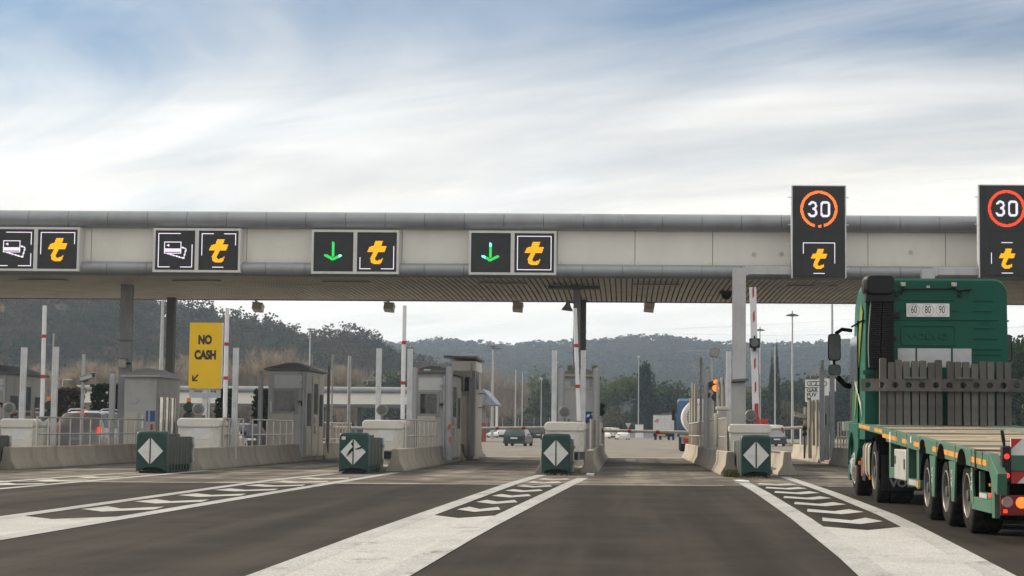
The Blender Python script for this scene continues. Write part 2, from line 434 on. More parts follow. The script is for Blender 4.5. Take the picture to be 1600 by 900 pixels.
# painted markings: one object per painted mark
def flat(name, polys, z, mat):
    b = MB()
    for p in polys:
        b.add([(x, y, z) for x, y in p], [tuple(range(len(p)))])
    return b.build(name, mat, smooth=False, kind='structure')
def lerp_path(pts, y):
    for (xa, ya), (xb, yb) in zip(pts, pts[1:]):
        if y <= yb or (xb, yb) == pts[-1]:
            return xa + (xb - xa) * (y - ya) / (yb - ya)
def zone(outL, outR, wl, wr, ysolid, starts, y0, ytopL, ytopR, pt=0.93, vd=0.75):
    """a gore in front of a toll island: two edge lines, a painted nose and chevrons"""
    def strip(path, w, ytop, side):
        ys = [y0 + (ytop - y0) * k / 14 for k in range(15)]
        a = [(lerp_path(path, y), y) for y in ys]; q = [(lerp_path(path, y) + side * w, y) for y in ys]
        return [[a[k], a[k + 1], q[k + 1], q[k]] for k in range(14)]
    flat('edge_line', strip(outL, wl, ytopL, 1), 0.006, m_mark)
    flat('edge_line', strip(outR, wr, ytopR, -1), 0.006, m_mark)
    li = lambda y: lerp_path(outL, y) + wl
    ri = lambda y: lerp_path(outR, y) - wr
    ys = [y0 + (ysolid - y0) * k / 8 for k in range(9)]
    body = [[(li(ys[k]), ys[k]), (ri(ys[k]), ys[k]), (ri(ys[k + 1]), ys[k + 1]), (li(ys[k + 1]), ys[k + 1])] for k in range(8)]
    ye = ysolid; mx = (li(ye) + ri(ye)) / 2
    tip = [[(li(ye), ye), (mx, ye), (li(ye + vd), ye + vd)], [(mx, ye), (ri(ye), ye), (ri(ye + vd), ye + vd)]]
    flat('painted_nose', body + tip, 0.005, m_mark2)
    for s in starts:
        g = 0.1
        l0, r0 = li(s + vd) + g, ri(s + vd) - g
        m0 = (l0 + r0) / 2
        poly1 = [(l0, s + vd), (m0, s), (m0, s + pt), (l0 + g, s + vd + pt)]
        poly2 = [(m0, s), (r0, s + vd), (r0 - g, s + vd + pt), (m0, s + pt)]
        flat('chevron_mark', [poly1, poly2], 0.005, m_mark2 if s < 37 else m_markworn)
zone([(-2.92, 9), (-2.85, 20), (-2.55, 38), (-2.24, 47)], [(-1.72, 9), (-1.55, 20), (-1.05, 38), (-0.85, 44)], 0.27, 0.27, 23.2,
     [25.0 + 2.75 * k for k in range(7)], 9, 46.5, 43.6)
zone([(1.60, 9), (1.93, 16), (2.20, 24), (2.45, 34), (2.60, 44)], [(2.75, 9), (3.22, 16), (3.72, 24), (4.02, 34), (4.22, 46)], 0.27, 0.25, 20.9,
     [22.3 + 2.68 * k for k in range(7)], 9, 43, 46)
zone([(-8.05, 9), (-7.92, 22), (-8.0, 40), (-7.6, 47)], [(-6.35, 9), (-6.22, 18), (-6.15, 30), (-5.95, 48)], 0.27, 0.27, 22.3,
     [24.4 + 2.75 * k for k in range(7)], 9, 46.5, 48)
zone([(-13.3, 9), (-13.2, 22), (-13.1, 40), (-12.7, 47)], [(-11.75, 9), (-11.55, 18), (-11.45, 30), (-11.25, 50)], 0.25, 0.25, 22.3,
     [24.4 + 2.75 * k for k in range(7)], 9, 46.5, 49)
flat('joint_line', [[(-40, 38.0), (2.1, 38.0), (2.1, 38.25), (-40, 38.25)], [(4.3, 38.0), (30, 38.0), (30, 38.25), (4.3, 38.25)]], 0.003, m_markworn)
flat('stop_line', [[(-45, 78.3), (30, 78.3), (30, 79.2), (-45, 79.2)]], 0.004, m_markworn)

# ---- hills and the woods on them
rng = np.random.default_rng(7)
def interp_sky(pts, px):
    return np.interp(px, [p[0] for p in pts], [p[1] for p in pts])
def vnoise(x, y, seed, sc):
    r = np.random.default_rng(seed); tot = np.zeros_like(x); amp = 1.0
    for o in range(4):
        k = r.normal(size=(6, 2)); k /= np.linalg.norm(k, axis=1)[:, None]; ph = r.uniform(0, 6.28, 6)
        for j in range(6): tot += amp * np.sin((k[j, 0] * x + k[j, 1] * y) * sc * 2 ** o + ph[j]) / 6
        amp *= 0.5
    return tot
left_sky = [(-900, 340), (-300, 375), (0, 415), (150, 440), (250, 458), (300, 476), (400, 498), (480, 516), (560, 522), (610, 545), (700, 572), (800, 606), (900, 640), (960, 672)]
right_sky = [(200, 560), (560, 540), (640, 538), (700, 532), (740, 536), (790, 541), (850, 536), (900, 536), (945, 533), (985, 529), (1040, 529), (1080, 533), (1130, 538), (1250, 537), (1330, 530), (1500, 528), (1620, 540), (1900, 560), (2600, 600)]
def hill_h(x, y, crest_y, near_y, sky, treeh, seed, sc):
    px = CX + x / np.maximum(y, 1) * F * 1.0
    zc = (675 - interp_sky(sky, CX + x / crest_y * F) + 0.006 * (px * 0)) * crest_y / F + CAMH - treeh
    u = np.clip((y - near_y) / (crest_y - near_y), 0, 1)
    prof = u ** 1.15
    back = np.clip((y - crest_y) / 300.0, 0, 1)
    h = np.maximum(zc, 0) * prof * (1 - 0.4 * back)
    return h + vnoise(x, y, seed, sc) * np.minimum(h, 12) * 0.16 - 0.6
def hill(name, x0, x1, y0, y1, n, m, hf, mat):
    X, Y = np.meshgrid(np.linspace(x0, x1, n), np.linspace(y0, y1, m))
    Z = hf(X, Y)
    v = np.stack([X.ravel(), Y.ravel(), Z.ravel()], 1)
    i = np.arange(n * m).reshape(m, n)
    f = np.stack([i[:-1, :-1].ravel(), i[:-1, 1:].ravel(), i[1:, 1:].ravel(), i[1:, :-1].ravel()], 1)
    me = bpy.data.meshes.new(name); me.from_pydata(v.tolist(), [], f.tolist()); me.materials.append(mat)
    me.polygons.foreach_set('use_smooth', [True] * len(f))
    o = bpy.data.objects.new(name, me); COL.objects.link(o); o['kind'] = 'structure'
    return o
m_hill = ground_mat('hillside', (0.03, 0.03, 0.017), (0.05, 0.045, 0.028), 0.02, fine=1.5, bump=0.1)
hfL = lambda x, y: hill_h(x, y, 600.0, 400.0, left_sky, 7.0, 3, 0.05)
hfR = lambda x, y: hill_h(x, y, 1500.0, 800.0, right_sky, 1.5, 5, 0.012)
hill('hill_near', -420, 20, 385, 900, 90, 90, hfL, m_hill)
hill('hill_far', -1000, 1300, 760, 2100, 150, 90, hfR, m_hill)

def leaf_mat(name, cols, trans=0.25, per_tree_scale=0.09):
    m = bpy.data.materials.new(name); m.use_nodes = True
    t = m.node_tree; N = t.nodes; K = t.links.new; p = N['Principled BSDF']
    g = N.new('ShaderNodeNewGeometry'); tcn = N.new('ShaderNodeTexCoord')
    nz = N.new('ShaderNodeTexNoise'); nz.inputs['Scale'].default_value = per_tree_scale; nz.inputs['Detail'].default_value = 3
    K(tcn.outputs['Object'], nz.inputs['Vector'])
    add = N.new('ShaderNodeMath'); add.operation = 'MULTIPLY_ADD'; add.inputs[1].default_value = 0.16
    K(g.outputs['Random Per Island'], add.inputs[0])
    sub = N.new('ShaderNodeMath'); sub.operation = 'MULTIPLY_ADD'; sub.inputs[1].default_value = 2.2; sub.inputs[2].default_value = -0.75
    K(nz.outputs[0], sub.inputs[0]); K(sub.outputs[0], add.inputs[2])
    r = N.new('ShaderNodeValToRGB')
    while len(r.color_ramp.elements) < len(cols): r.color_ramp.elements.new(0.5)
    for i, c in enumerate(cols):
        r.color_ramp.elements[i].position = i / (len(cols) - 1); r.color_ramp.elements[i].color = (*c, 1)
    K(add.outputs[0], r.inputs[0])
    N.remove(p); df = N.new('ShaderNodeBsdfDiffuse'); tl = N.new('ShaderNodeBsdfTranslucent'); mx = N.new('ShaderNodeMixShader')
    mx.inputs[0].default_value = 0.45
    K(r.outputs[0], df.inputs['Color']); K(r.outputs[0], tl.inputs['Color']); K(df.outputs[0], mx.inputs[1]); K(tl.outputs[0], mx.inputs[2])
    K(mx.outputs[0], N['Material Output'].inputs['Surface'])
    MATS[name] = m
    return m
m_wood_near = leaf_mat('hill_foliage_near', [(0.017, 0.026, 0.009), (0.028, 0.036, 0.012), (0.056, 0.042, 0.023), (0.082, 0.058, 0.035), (0.038, 0.040, 0.016)], per_tree_scale=0.07)
m_wood_far = leaf_mat('hill_foliage_far', [(0.018, 0.026, 0.015), (0.026, 0.033, 0.018), (0.036, 0.040, 0.022), (0.027, 0.031, 0.019)], per_tree_scale=0.03)

def crown_template(r, nq, q, shape, flat_=1.0):
    """leaf faces spread through a crown: clumps on limbs, with gaps between them"""
    nc = max(5, nq // 14); c = r.normal(size=(nc, 3)); c /= np.linalg.norm(c, axis=1)[:, None]
    c *= (r.uniform(0.25, 1.0, nc) ** 0.5)[:, None]
    if shape == 'cone':
        h = r.uniform(0, 1, nc) ** 0.8; c[:, 0] *= (1 - h); c[:, 1] *= (1 - h); c[:, 2] = h * 2 - 1
    if shape == 'umbrella':
        c[:, 2] = np.abs(c[:, 2]) * 0.55 + 0.25 - 0.15 * np.hypot(c[:, 0], c[:, 1])
    idx = r.integers(0, nc, nq)
    p = c[idx] + r.normal(size=(nq, 3)) * 0.13
    a = r.normal(size=(nq, 3)); a[:, 2] *= flat_; a /= np.linalg.norm(a, axis=1)[:, None]
    b = np.cross(a, r.normal(size=(nq, 3))); b /= np.linalg.norm(b, axis=1)[:, None]
    s = r.uniform(0.6, 1.3, nq)[:, None] * q
    quads = np.stack([p + a * s, p + b * s * 0.8, p - a * s, p - b * s * 0.8], 1)
    return quads
def mesh_quads(name, quads, mat):
    n = len(quads)
    me = bpy.data.meshes.new(name)
    me.vertices.add(n * 4); me.loops.add(n * 4); me.polygons.add(n)
    me.vertices.foreach_set('co', quads.reshape(-1).astype(np.float32))
    me.loops.foreach_set('vertex_index', np.arange(n * 4, dtype=np.int32))
    me.polygons.foreach_set('loop_start', np.arange(0, n * 4, 4, dtype=np.int32))
    me.polygons.foreach_set('loop_total', np.full(n, 4, dtype=np.int32))
    me.materials.append(mat); me.update(calc_edges=True); me.validate()
    o = bpy.data.objects.new(name, me); COL.objects.link(o)
    return o
def woods(name, label, hf, x0, x1, y0, y1, n, nq, q, h0, h1, seed, mat, keep, w0=.4, w1=.62):
    r = np.random.default_rng(seed)
    x = r.uniform(x0, x1, n); y = r.uniform(y0, y1, n)
    z = hf(x, y); px = CX + x / y * F
    k = (z > 0.2) & (px > -260) & (px < 1900) & keep(x, y, z, px)
    x, y, z = x[k], y[k], z[k]
    T = [crown_template(r, nq, q, 'cone' if j % 4 == 3 else 'ball') for j in range(8)]
    out = []
    ti = r.integers(0, 8, len(x)); hh = r.uniform(h0, h1, len(x)); an = r.uniform(0, 6.28, len(x)); wd = r.uniform(w0, w1, len(x))
    for j in range(8):
        k = ti == j; t = T[j][None]; c, s_ = np.cos(an[k])[:, None, None], np.sin(an[k])[:, None, None]
        w = (hh * wd)[k][:, None, None]; hg = (hh * 0.5)[k][:, None, None]
        qx = (t[..., 0] * c - t[..., 1] * s_) * w + x[k][:, None, None]; qy = (t[..., 0] * s_ + t[..., 1] * c) * w + y[k][:, None, None]
        qz = t[..., 2] * hg + z[k][:, None, None] + hg * 0.95
        out.append(np.stack([qx, qy, qz], -1).reshape(-1, 4, 3))
    o = mesh_quads(name, np.concatenate(out), mat)
    tag(o, label, 'woodland', kind='stuff')
    return o
woods('near_woodland', 'mixed brown and green woodland covering the nearer left ridge', hfL, -330, 20, 395, 640, 3600, 200, 0.10, 5, 9.5, 11, m_wood_near, lambda x, y, z, px: y < 640)
woods('far_woodland', 'hazy blue green pine woodland covering the far ridge', hfR, -560, 640, 800, 1545, 26000, 46, 0.22, 3, 6.5, 12, m_wood_far, lambda x, y, z, px: px > 430, .7, 1.15)

# ------------------------------------------------------------------ the toll canopy
YF, YR = 60.0, 71.0
can = thing('toll_canopy', 'long low toll station roof with cream fascia between two grey rounded edge tubes', 'canopy', (0, YF, 0))
X0, X1 = -36.0, 30.0
ZB, ZT = 6.30, 8.44          # underside and top
def half_tube(zc, r, yc, x0, x1, n=12):
    b = MB(); step = 1.33; x = x0
    while x < x1 - 0.01:
        xe = min(x + step, x1) - 0.012
        secs = [[(X, yc - r * math.cos(a), zc + r * math.sin(a)) for a in [math.pi * (-0.5 + k / n) for k in range(n + 1)]] for X in (x, xe)]
        b.loft(secs, caps=True, closed=True)
        x += step
    return b
m_tube = M('fascia_tube', (0.30, 0.315, 0.33), 0.38, 0.3, var=0.06, scale=0.8, dirt=0.3, streak=1)
half_tube(8.16, 0.29, 0.03, X0, X1).build('upper_tube', m_tube, can)
half_tube(6.50, 0.235, 0.03, X0, X1).build('lower_tube', m_tube, can)
b = MB(); step = 5.25; x = X0 - 0.35; pw = 2.62
xs = []
while x < X1:
    xs.append(x); x += pw
for k, xa in enumerate(xs):
    b.bx(max(xa, X0), min(xa + pw - 0.02, X1), 0.16, 0.20, 6.72, 7.885)
b.mi = 1
for k, xa in enumerate(xs):
    for q in (.1, 2.5): b.disc((xa + q, .157, 6.8), .014, .012, 'y', 10)
b.build('fascia_panel', [M('fascia_cream', (0.79, 0.765, 0.69), 0.5, var=0.04, scale=0.6, dirt=0.13, dirt_col=(.3, .27, .22), streak=1), galv()], can)
for px_, py_ in ((1178, 397), (1221, 396.5), (1423, 394)):
    P = at(px_, py_, 60.15); b = MB(); b.disc((P.x, .15, P.z), .07, .04, 'y', 14); b.build('round_cover', M('cover_grey', (.5, .5, .48), .5), can)
b = MB(); b.bx(X0, X1, 0.205, 0.235, 6.4, 8.4)
b.bx(X0, X1, 10.85, 11.0, 6.38, 7.3); b.build('backing', darkgrey(), can)
b = MB(); b.bx(X0 + 0.02, X1 - 0.02, 0.24, 10.84, 7.26, 7.34); b.build('roof', galv(), can)
# underside: slats that run from front to back, bowed a little
b = MB(); n = 9
def soff(u): return 6.27 + 0.06 * math.sin(math.pi * u)
x = X0
while x < X1:
    secs = [[(x, 0.24 + 10.6 * k / n, soff(k / n)), (x + 0.142, 0.24 + 10.6 * k / n, soff(k / n)), (x + 0.142, 0.24 + 10.6 * k / n, soff(k / n) + 0.03), (x, 0.24 + 10.6 * k / n, soff(k / n) + 0.03)] for k in range(n + 1)]
    b.loft(secs); x += 0.195
b.build('soffit', M('soffit_slats', (0.54, 0.51, 0.45), 0.55, var=0.10, scale=0.4, dirt=0.35), can, smooth=False)
b = MB(); b.bx(X0, X1, 0.24, 10.84, 6.42, 6.44); b.build('soffit_void', black(), can)
b = MB(); b.bx(X0, X1, 11.002, 11.05, 6.24, 6.42); b.build('rear_edge', greypaint(), can)
for pxa, pxb, py, dark in ((30, 105, 437, 0), (270, 345, 438.5, 0), (505, 578, 440.5, 0), (748, 822, 442.5, 0), (990, 1062, 444.5, 0), (1230, 1308, 446.5, 0), (857, 936, 447.5, 1), (-215, -140, 435, 0)):
    d = ray((pxa + pxb) / 2, py); t = (6.25 - CAMH) / d.z; Y = d.y * t
    A, B = at(pxa, py, Y), at(pxb, py, Y)
    b = MB(); hw = 0.22 if dark else 0.13
    b.bx(A.x, B.x, Y - YF - hw, Y - YF + hw, 6.235 if not dark else 6.15, 6.262)
    o = b.build('ceiling_light', darkgrey() if dark else M('light_frame', (0.16, 0.15, 0.13), 0.5), can)
    if not dark:
        b = MB(); b.bx(A.x + 0.12, B.x - 0.12, Y - YF - 0.07, Y - YF + 0.07, 6.226, 6.233)
        b.build('diffuser', M('diffuser', (0.45, 0.43, 0.38), 0.4), o)
# columns
def column(pxl, pxr, Y, mat, z0=0.15, z1=6.28, band=None):
    A, B = at(pxl, 600, Y), at(pxr, 600, Y); w = B.x - A.x; c = (A.x + B.x) / 2
    b = MB()
    b.bx(c - w / 2, c + w / 2, Y - YF - 0.13, Y - YF - 0.10, z0, z1)
    b.bx(c - w / 2, c + w / 2, Y - YF + 0.10, Y - YF + 0.13, z0, z1)
    b.bx(c - w / 2 + 0.02, c + w / 2 - 0.02, Y - YF - 0.10, Y - YF + 0.10, z0, z1)
    o = b.build('column', mat, can, bevel=0.006)
    if band:
        b = MB(); b.bx(c - w / 2 - 0.01, c + w / 2 + 0.01, Y - YF - 0.145, Y - YF + 0.145, band, band + 0.06)
        b.build('clamp_band', M('band_brown', (0.22, 0.17, 0.09), 0.6), o)
    return o
column(186, 204, 64.0, postgrey(), band=4.23)
column(258.5, 271, 70.3, darkgrey())
column(895, 906, 64.0, greypaint(), band=3.95)
column(905, 915, 70.3, darkgrey(), band=5.0)
column(1497, 1512, 64.0, postgrey())

# things hung under the rear edge
for px, lab in ((403, 'crooked bracket box camera nearest to the NO CASH board'), (608, 'crooked bracket box camera beside the raised arm of the torn diamond island'),
            (809, 'crooked bracket box camera just left of the horn loudspeaker'), (1014, 'box camera on a straight bracket between central column and tall pale post'), (-4, 'box camera under the roof edge, cut by the left border')):
    P = at(px, 481, 71.4)
    t = thing('lane_camera', lab, 'camera', (P.x, 71.4, P.z), group='box cameras under the canopy rear edge')
    b = MB(); b.cb((0, 0, 0), (0.40, 0.5, 0.24)); b.cb((0, -0.01, 0.135), (0.44, 0.6, 0.03))
    b.build('housing', M('camera_housing', (0.42, 0.38, 0.31), 0.5), t, rot=(math.radians(-14), math.radians(5), 0), bevel=0.015)
    b = MB(); b.tube([(0, 0, 0.14), (0, 0, 0.22), (-0.10, 0, 0.28), (-0.16, 0, 0.40)] if px != 1014 else [(0, 0, 0.14), (0.02, 0, 0.3), (0.01, 0, 0.42)], 0.035, 8)
    b.cb((-0.17 if px != 1014 else 0.01, -0.2, 0.42), (0.24, 0.7, 0.07)); b.build('bracket', darkgrey(), t)
P = at(887, 478, 63.6)
t = thing('loudspeaker', 'grey horn loudspeaker fixed to the left side of the central roof column', 'loudspeaker', P)
b = MB(); b.lathe([(-0.16, 0.21), (-0.13, 0.20), (0.02, 0.10), (0.12, 0.07), (0.2, 0.07)], (0, 0, 0), 'z', 18); b.build('horn', M('speaker_grey', (0.2, 0.19, 0.17), 0.5), t, rot=(0.15, 0.12, 0))
b = MB(); b.tube([(0.02, 0, 0.12), (0.16, 0, 0.12), (0.22, 0.1, 0.10)], 0.025); b.build('bracket', darkgrey(), t)
P = at(1135, 460, 66)
t = thing('dome_camera', 'dark dome camera under the slatted roof beside the tall pale post', 'camera', P)
b = MB(); b.lathe([(-0.2, 0.05), (-0.16, 0.13), (-0.08, 0.18), (0.0, 0.19), (0.02, 0.30), (0.06, 0.30)], (0, 0, 0), 'z', 20); b.build('dome', black(), t)
b = MB(); b.cb((0, 0, 0.14), (0.5, 0.5, 0.14)); b.cb((0, 0, 0.24), (0.2, 0.2, 0.1)); b.build('mount', darkgrey(), t, bevel=0.02)

# ------------------------------------------------------------------ LED signs
def led(name, col, es):
    return M(name, tuple(c * 0.5 for c in col), 0.4, emit=col, es=es, var=0.02)
L_Y, L_W = led('led_yellow', (1.0, 0.44, 0.004), 1.0), led('led_white', (0.9, 0.82, 0.95), .85)
L_G, L_C = led('led_green', (0.03, 0.80, 0.12), .8), led('led_cyan', (0.25, 0.85, 0.9), 1.2)
L_O, L_R = led('led_orange', (1.0, 0.20, 0.03), 1.1), led('led_red', (1.0, 0.065, 0.015), 1.1)
SCREEN = M('screen_black', (0.016, 0.015, 0.014), 0.35, var=0.35, scale=2)
def inpoly(x, y, P):
    c = False; j = len(P) - 1
    for i in range(len(P)):
        xi, yi = P[i]; xj, yj = P[j]
        if (yi > y) != (yj > y) and x < (xj - xi) * (y - yi) / (yj - yi) + xi: c = not c
        j = i
    return c
def dots(name, test, size, n, mat, parent, fill=0.84, loc=(0, 0, 0)):
    """lamps of a square display: the cells of an n x n grid for which test(u, v) is true (u right, v down)"""
    b = MB(); s = size / n; h = s * fill / 2
    for i in range(n):
        for j in range(n):
            if test((i + .5) / n, (j + .5) / n):
                x, z = -size / 2 + (i + .5) * s, size / 2 - (j + .5) * s
                b.bx(x - h, x + h, -0.006, 0.0, z - h, z + h)
    return b.build(name, mat, parent, loc=loc, smooth=False)
TP = [(0.46, 0.225), (0.645, 0.225), (0.60, 0.355), (0.745, 0.355), (0.69, 0.505), (0.53, 0.505), (0.455, 0.65), (0.46, 0.70), (0.52, 0.715), (0.60, 0.685), (0.645, 0.66), (0.635, 0.755), (0.56, 0.805), (0.42, 0.805),
      (0.345, 0.745), (0.335, 0.655), (0.405, 0.505), (0.255, 0.505), (0.315, 0.36), (0.41, 0.355)]
CARD1 = (0.22, 0.275, 0.655, 0.58)
def seg(u, v, ax, ay, bx_, by_, w):
    dx, dy = bx_ - ax, by_ - ay; t = max(0, min(1, ((u - ax) * dx + (v - ay) * dy) / (dx * dx + dy * dy)))
    return math.hypot(u - ax - t * dx, v - ay - t * dy) < w
def card(u, v):
    x0, y0, x1, y1 = CARD1
    if x0 < u < x1 and y0 < v < y1:
        if u < x0 + .025 or u > x1 - .025 or v < y0 + .025 or v > y1 - .025: return True
        if 0.455 < v < 0.535: return True
        return inpoly(u, v, [(0.28, 0.375), (0.345, 0.335), (0.345, 0.415)])
    for a in ((0.66, 0.42, 0.775, 0.47), (0.775, 0.47, 0.715, 0.705), (0.715, 0.705, 0.24, 0.565)):
        if seg(u, v, *a, 0.016): return True
    return False
def arrow(u, v):
    return seg(u, v, 0.485, 0.27, 0.485, 0.60, 0.028) or seg(u, v, 0.485, 0.69, 0.30, 0.59, 0.034) or seg(u, v, 0.485, 0.69, 0.675, 0.59, 0.034)
def arrow_tip(tip):
    return lambda u, v: (arrow(u, v) and ((v < 0.34 and tip == 'top') or (u > 0.62 and tip == 'right') or (u < 0.37 and tip == 'top')))
def borders(segs):
    return lambda u, v: any(seg(u, v, *s, 0.012) for s in segs)
BOX = (0.08, 0.085, 0.92, 0.915)
l, tp, r_, bt = BOX
SIGNS = [  # frame in the photograph, left symbol, left border, right border, labels
    ((-13, 354, 124, 424), 'card', [(0.3, tp, r_, tp), (r_, tp, r_, 0.38), (r_, 0.62, r_, bt), (r_, bt, 0.62, bt), (l, bt, 0.34, bt)], [(l, tp, r_, tp), (r_, tp, r_, 0.36), (l, tp, l, 0.62)],
     'pale framed lane sign with card and yellow t symbols, cut by the left border'),
    ((238, 356.5, 376.5, 425.5), 'card', [(l, tp, 0.62, tp), (l, tp, l, bt), (l, bt, 0.36, bt), (r_, 0.35, r_, bt), (r_, bt, 0.64, bt)], [(l, tp, 0.36, tp), (0.63, tp, r_, tp), (r_, tp, r_, 0.36), (l, tp, l, 0.62), (0.36, bt, 0.63, bt)],
     'pale framed lane sign with card and yellow t symbols, above the yellow NO CASH board'),
    ((486.5, 359, 623, 428), 'arrow_right', None, [(r_, 0.36, r_, bt), (r_, bt, 0.62, bt), (l, 0.64, l, bt), (l, bt, 0.34, bt)],
     'pale framed lane sign with green arrow beside yellow t with no line above it'),
    ((732.5, 360.5, 869, 429.5), 'arrow_top', None, [(l, tp, r_, tp), (r_, tp, r_, bt), (l, tp, l, bt), (l, bt, r_, bt)],
     'pale framed lane sign with green arrow beside yellow t boxed in a complete white square')]
SY = 59.62
for (x0, y0, x1, y1), sym, lb, rb, lab in SIGNS:
    A, B = at(x0, y1, SY), at(x1, y0, SY); w, h = 2.92, 1.48
    c = ((A.x + B.x) / 2, SY, (A.z + B.z) / 2)
    t = thing('lane_sign', lab, 'sign', c, group='framed lane signs on the canopy')
    s = 1.325
    b = MB(); cs = (-0.725, 0.725)
    for xa, xb in ((-w / 2, cs[0] - s / 2), (cs[0] + s / 2, cs[1] - s / 2), (cs[1] + s / 2, w / 2)): b.bx(xa, xb, 0, 0.5, -h / 2, h / 2)
    for cc in cs: b.bx(cc - s / 2, cc + s / 2, 0.002, 0.5, s / 2, h / 2 - .002); b.bx(cc - s / 2, cc + s / 2, 0.002, 0.5, -h / 2 + .002, -s / 2)
    b.build('frame', M('sign_frame', (0.66, 0.655, 0.62), 0.45, var=0.04, dirt=0.2, streak=1), t)
    for k, cc in enumerate(cs):
        b = MB(); b.bx(-s / 2, s / 2, 0.035, 0.06, -s / 2, s / 2)
        sc = b.build('screen', SCREEN, t, loc=(cc, 0, 0))
        lp = (0, 0.034, 0)
        if k == 1:
            dots('led_symbol', lambda u, v: inpoly(u, v, TP), s, 46, L_Y, sc, loc=lp)
            dots('led_border', borders(rb), s, 46, L_W, sc, loc=lp)
        elif sym == 'card':
            dots('led_symbol', card, s, 46, L_W, sc, loc=lp); dots('led_border', borders(lb), s, 46, L_W, sc, loc=lp)
        else:
            tip = sym.split('_')[1]
            dots('led_symbol', lambda u, v: arrow(u, v) and not arrow_tip(tip)(u, v), s, 46, L_G, sc, loc=lp)
            dots('led_symbol', arrow_tip(tip), s, 46, L_C, sc, loc=lp)
D3 = ["01110", "10001", "00001", "00110", "00001", "10001", "01110"]
def digit30(u, v):
    # rounded figures: 3 and 0 as strokes
    def arc(cx, cy, rx, ry, a0, a1, w):
        a = math.degrees(math.atan2(-(v - cy) / ry, (u - cx) / rx)) % 360
        q = math.hypot((u - cx) / rx, (v - cy) / ry)
        return abs(q - 1) * min(rx, ry) < w and ((a0 <= a <= a1) or (a0 <= a + 360 <= a1))
    w = 0.026
    three = (abs(math.hypot(u - 0.355, v - 0.42) - 0.075) < w and (u > 0.355 or v < 0.40)) or (abs(math.hypot(u - 0.355, v - 0.58) - 0.085) < w and (u > 0.355 or v > 0.60))
    zero = abs(math.hypot(max(0, abs(u - 0.645) - 0.02), max(0, abs(v - 0.50) - 0.095)) - 0.068) < w
    return three or zero
def ring(u, v): return abs(math.hypot(u - 0.5, v - 0.5) - 0.395) < 0.032
def tall_sign(px0, px1, py0, py1, Y, lab, ringmat, broken, bords):
    A, B = at(px0, py1, Y), at(px1, py0, Y); w = B.x - A.x; h = B.z - A.z; c = ((A.x + B.x) / 2, Y, (A.z + B.z) / 2)
    t = thing('speed_sign', lab, 'sign', c, group='tall electronic speed signs')
    b = MB(); b.bx(-w / 2, w / 2, 0, 0.32, -h / 2, h / 2); b.build('cabinet', M('sign_black', (0.02, 0.019, 0.019), 0.45, var=0.2), t, bevel=0.01)
    b = MB()
    for sx in (-1, 1):
        b.bx(sx * (w / 2 + 0.025) - 0.02, sx * (w / 2 + 0.025) + 0.02, 0.02, 0.3, -h / 2 - 0.02, h / 2 + 0.02)
        for z in (-h * 0.4, -h * 0.13, h * 0.08, h * 0.38): b.cb((sx * (w / 2 + 0.09), 0.15, z), (0.1, 0.03, 0.03))
    b.bx(-w / 2, w / 2, 0.02, 0.3, h / 2 + 0.002, h / 2 + 0.03)
    b.build('mounting_rail', alu(), t)
    s1 = 1.42; z1 = h / 2 - 0.05 - s1 / 2
    b = MB(); b.bx(-s1 / 2, s1 / 2, -0.012, -0.002, -s1 / 2, s1 / 2); sc = b.build('screen', SCREEN, t, loc=(0, 0, z1))
    lp = (0, -0.013, 0)
    bro = (lambda u, v: 0.40 < u < 0.62 and v > 0.8 and not (0.455 < u < 0.47 or 0.485 < u < 0.56)) if broken else (lambda u, v: False)
    dots('led_ring', lambda u, v: ring(u, v) and not bro(u, v), s1, 54, ringmat, sc, loc=lp)
    dots('led_lettering', digit30, s1, 54, L_W, sc, loc=lp)
    s2 = 1.10; z2 = -h / 2 + 0.06 + s2 / 2
    b = MB(); b.bx(-s2 / 2, s2 / 2, -0.012, -0.002, -s2 / 2, s2 / 2); sc = b.build('screen', SCREEN, t, loc=(0, 0, z2))
    dots('led_symbol', lambda u, v: inpoly(u, v, TP), s2, 42, L_Y, sc, loc=lp)
    dots('led_border', borders(bords), s2, 42, L_W, sc, loc=lp)
    return t
tall_sign(1239, 1320, 291, 433, 58.0, 'tall black electronic sign with broken orange ring around 30 above yellow t', L_O, True, [(0.04, 0.04, 0.96, 0.04), (0.04, 0.04, 0.04, 0.34), (0.96, 0.04, 0.96, 0.62), (0.34, 0.95, 0.66, 0.95)])
tall_sign(1532, 1614, 290, 432.5, 58.0, 'tall black electronic sign with complete red ring around 30, above the green truck cab', L_R, False, [(0.34, 0.04, 0.66, 0.04), (0.04, 0.34, 0.04, 0.66), (0.34, 0.95, 0.66, 0.95)])
def sign_post(pxl, pxr, ytop, xarm, lab, barY):
    Y = 58.3; A, B = at(pxl, ytop, Y), at(pxr, ytop, Y); w = B.x - A.x; cx = (A.x + B.x) / 2
    t = thing('sign_post', lab, 'post', (cx, Y, 0.1), group='posts that carry the tall electronic signs')
    b = MB(); b.bx(-w / 2, w / 2, -0.12, 0.12, 0, A.z - 0.1); b.bx(-w / 2 - 0.012, -w / 2 + 0.03, -0.13, 0.13, 0, A.z - 0.14); b.bx(w / 2 - 0.03, w / 2 + 0.012, -0.13, 0.13, 0, A.z - 0.14)
    b.build('upright', M('post_pale_grey', (0.50, 0.50, 0.50), 0.5, var=0.05, dirt=0.25, streak=1), t, bevel=0.006)
    C = at(xarm, barY, Y); b = MB(); b.bx(w / 2 + 0.02, C.x - cx + 0.5, -0.08, 0.1, C.z - 0.23, C.z + 0.03)
    b.bx(w / 2 + 0.01, w / 2 + 0.10, -0.11, 0.13, C.z - 0.27, C.z + 0.07)
    b.build('arm', M('post_pale_grey', (0.5, 0.5, 0.5), 0.5), t, bevel=0.01)
    return t
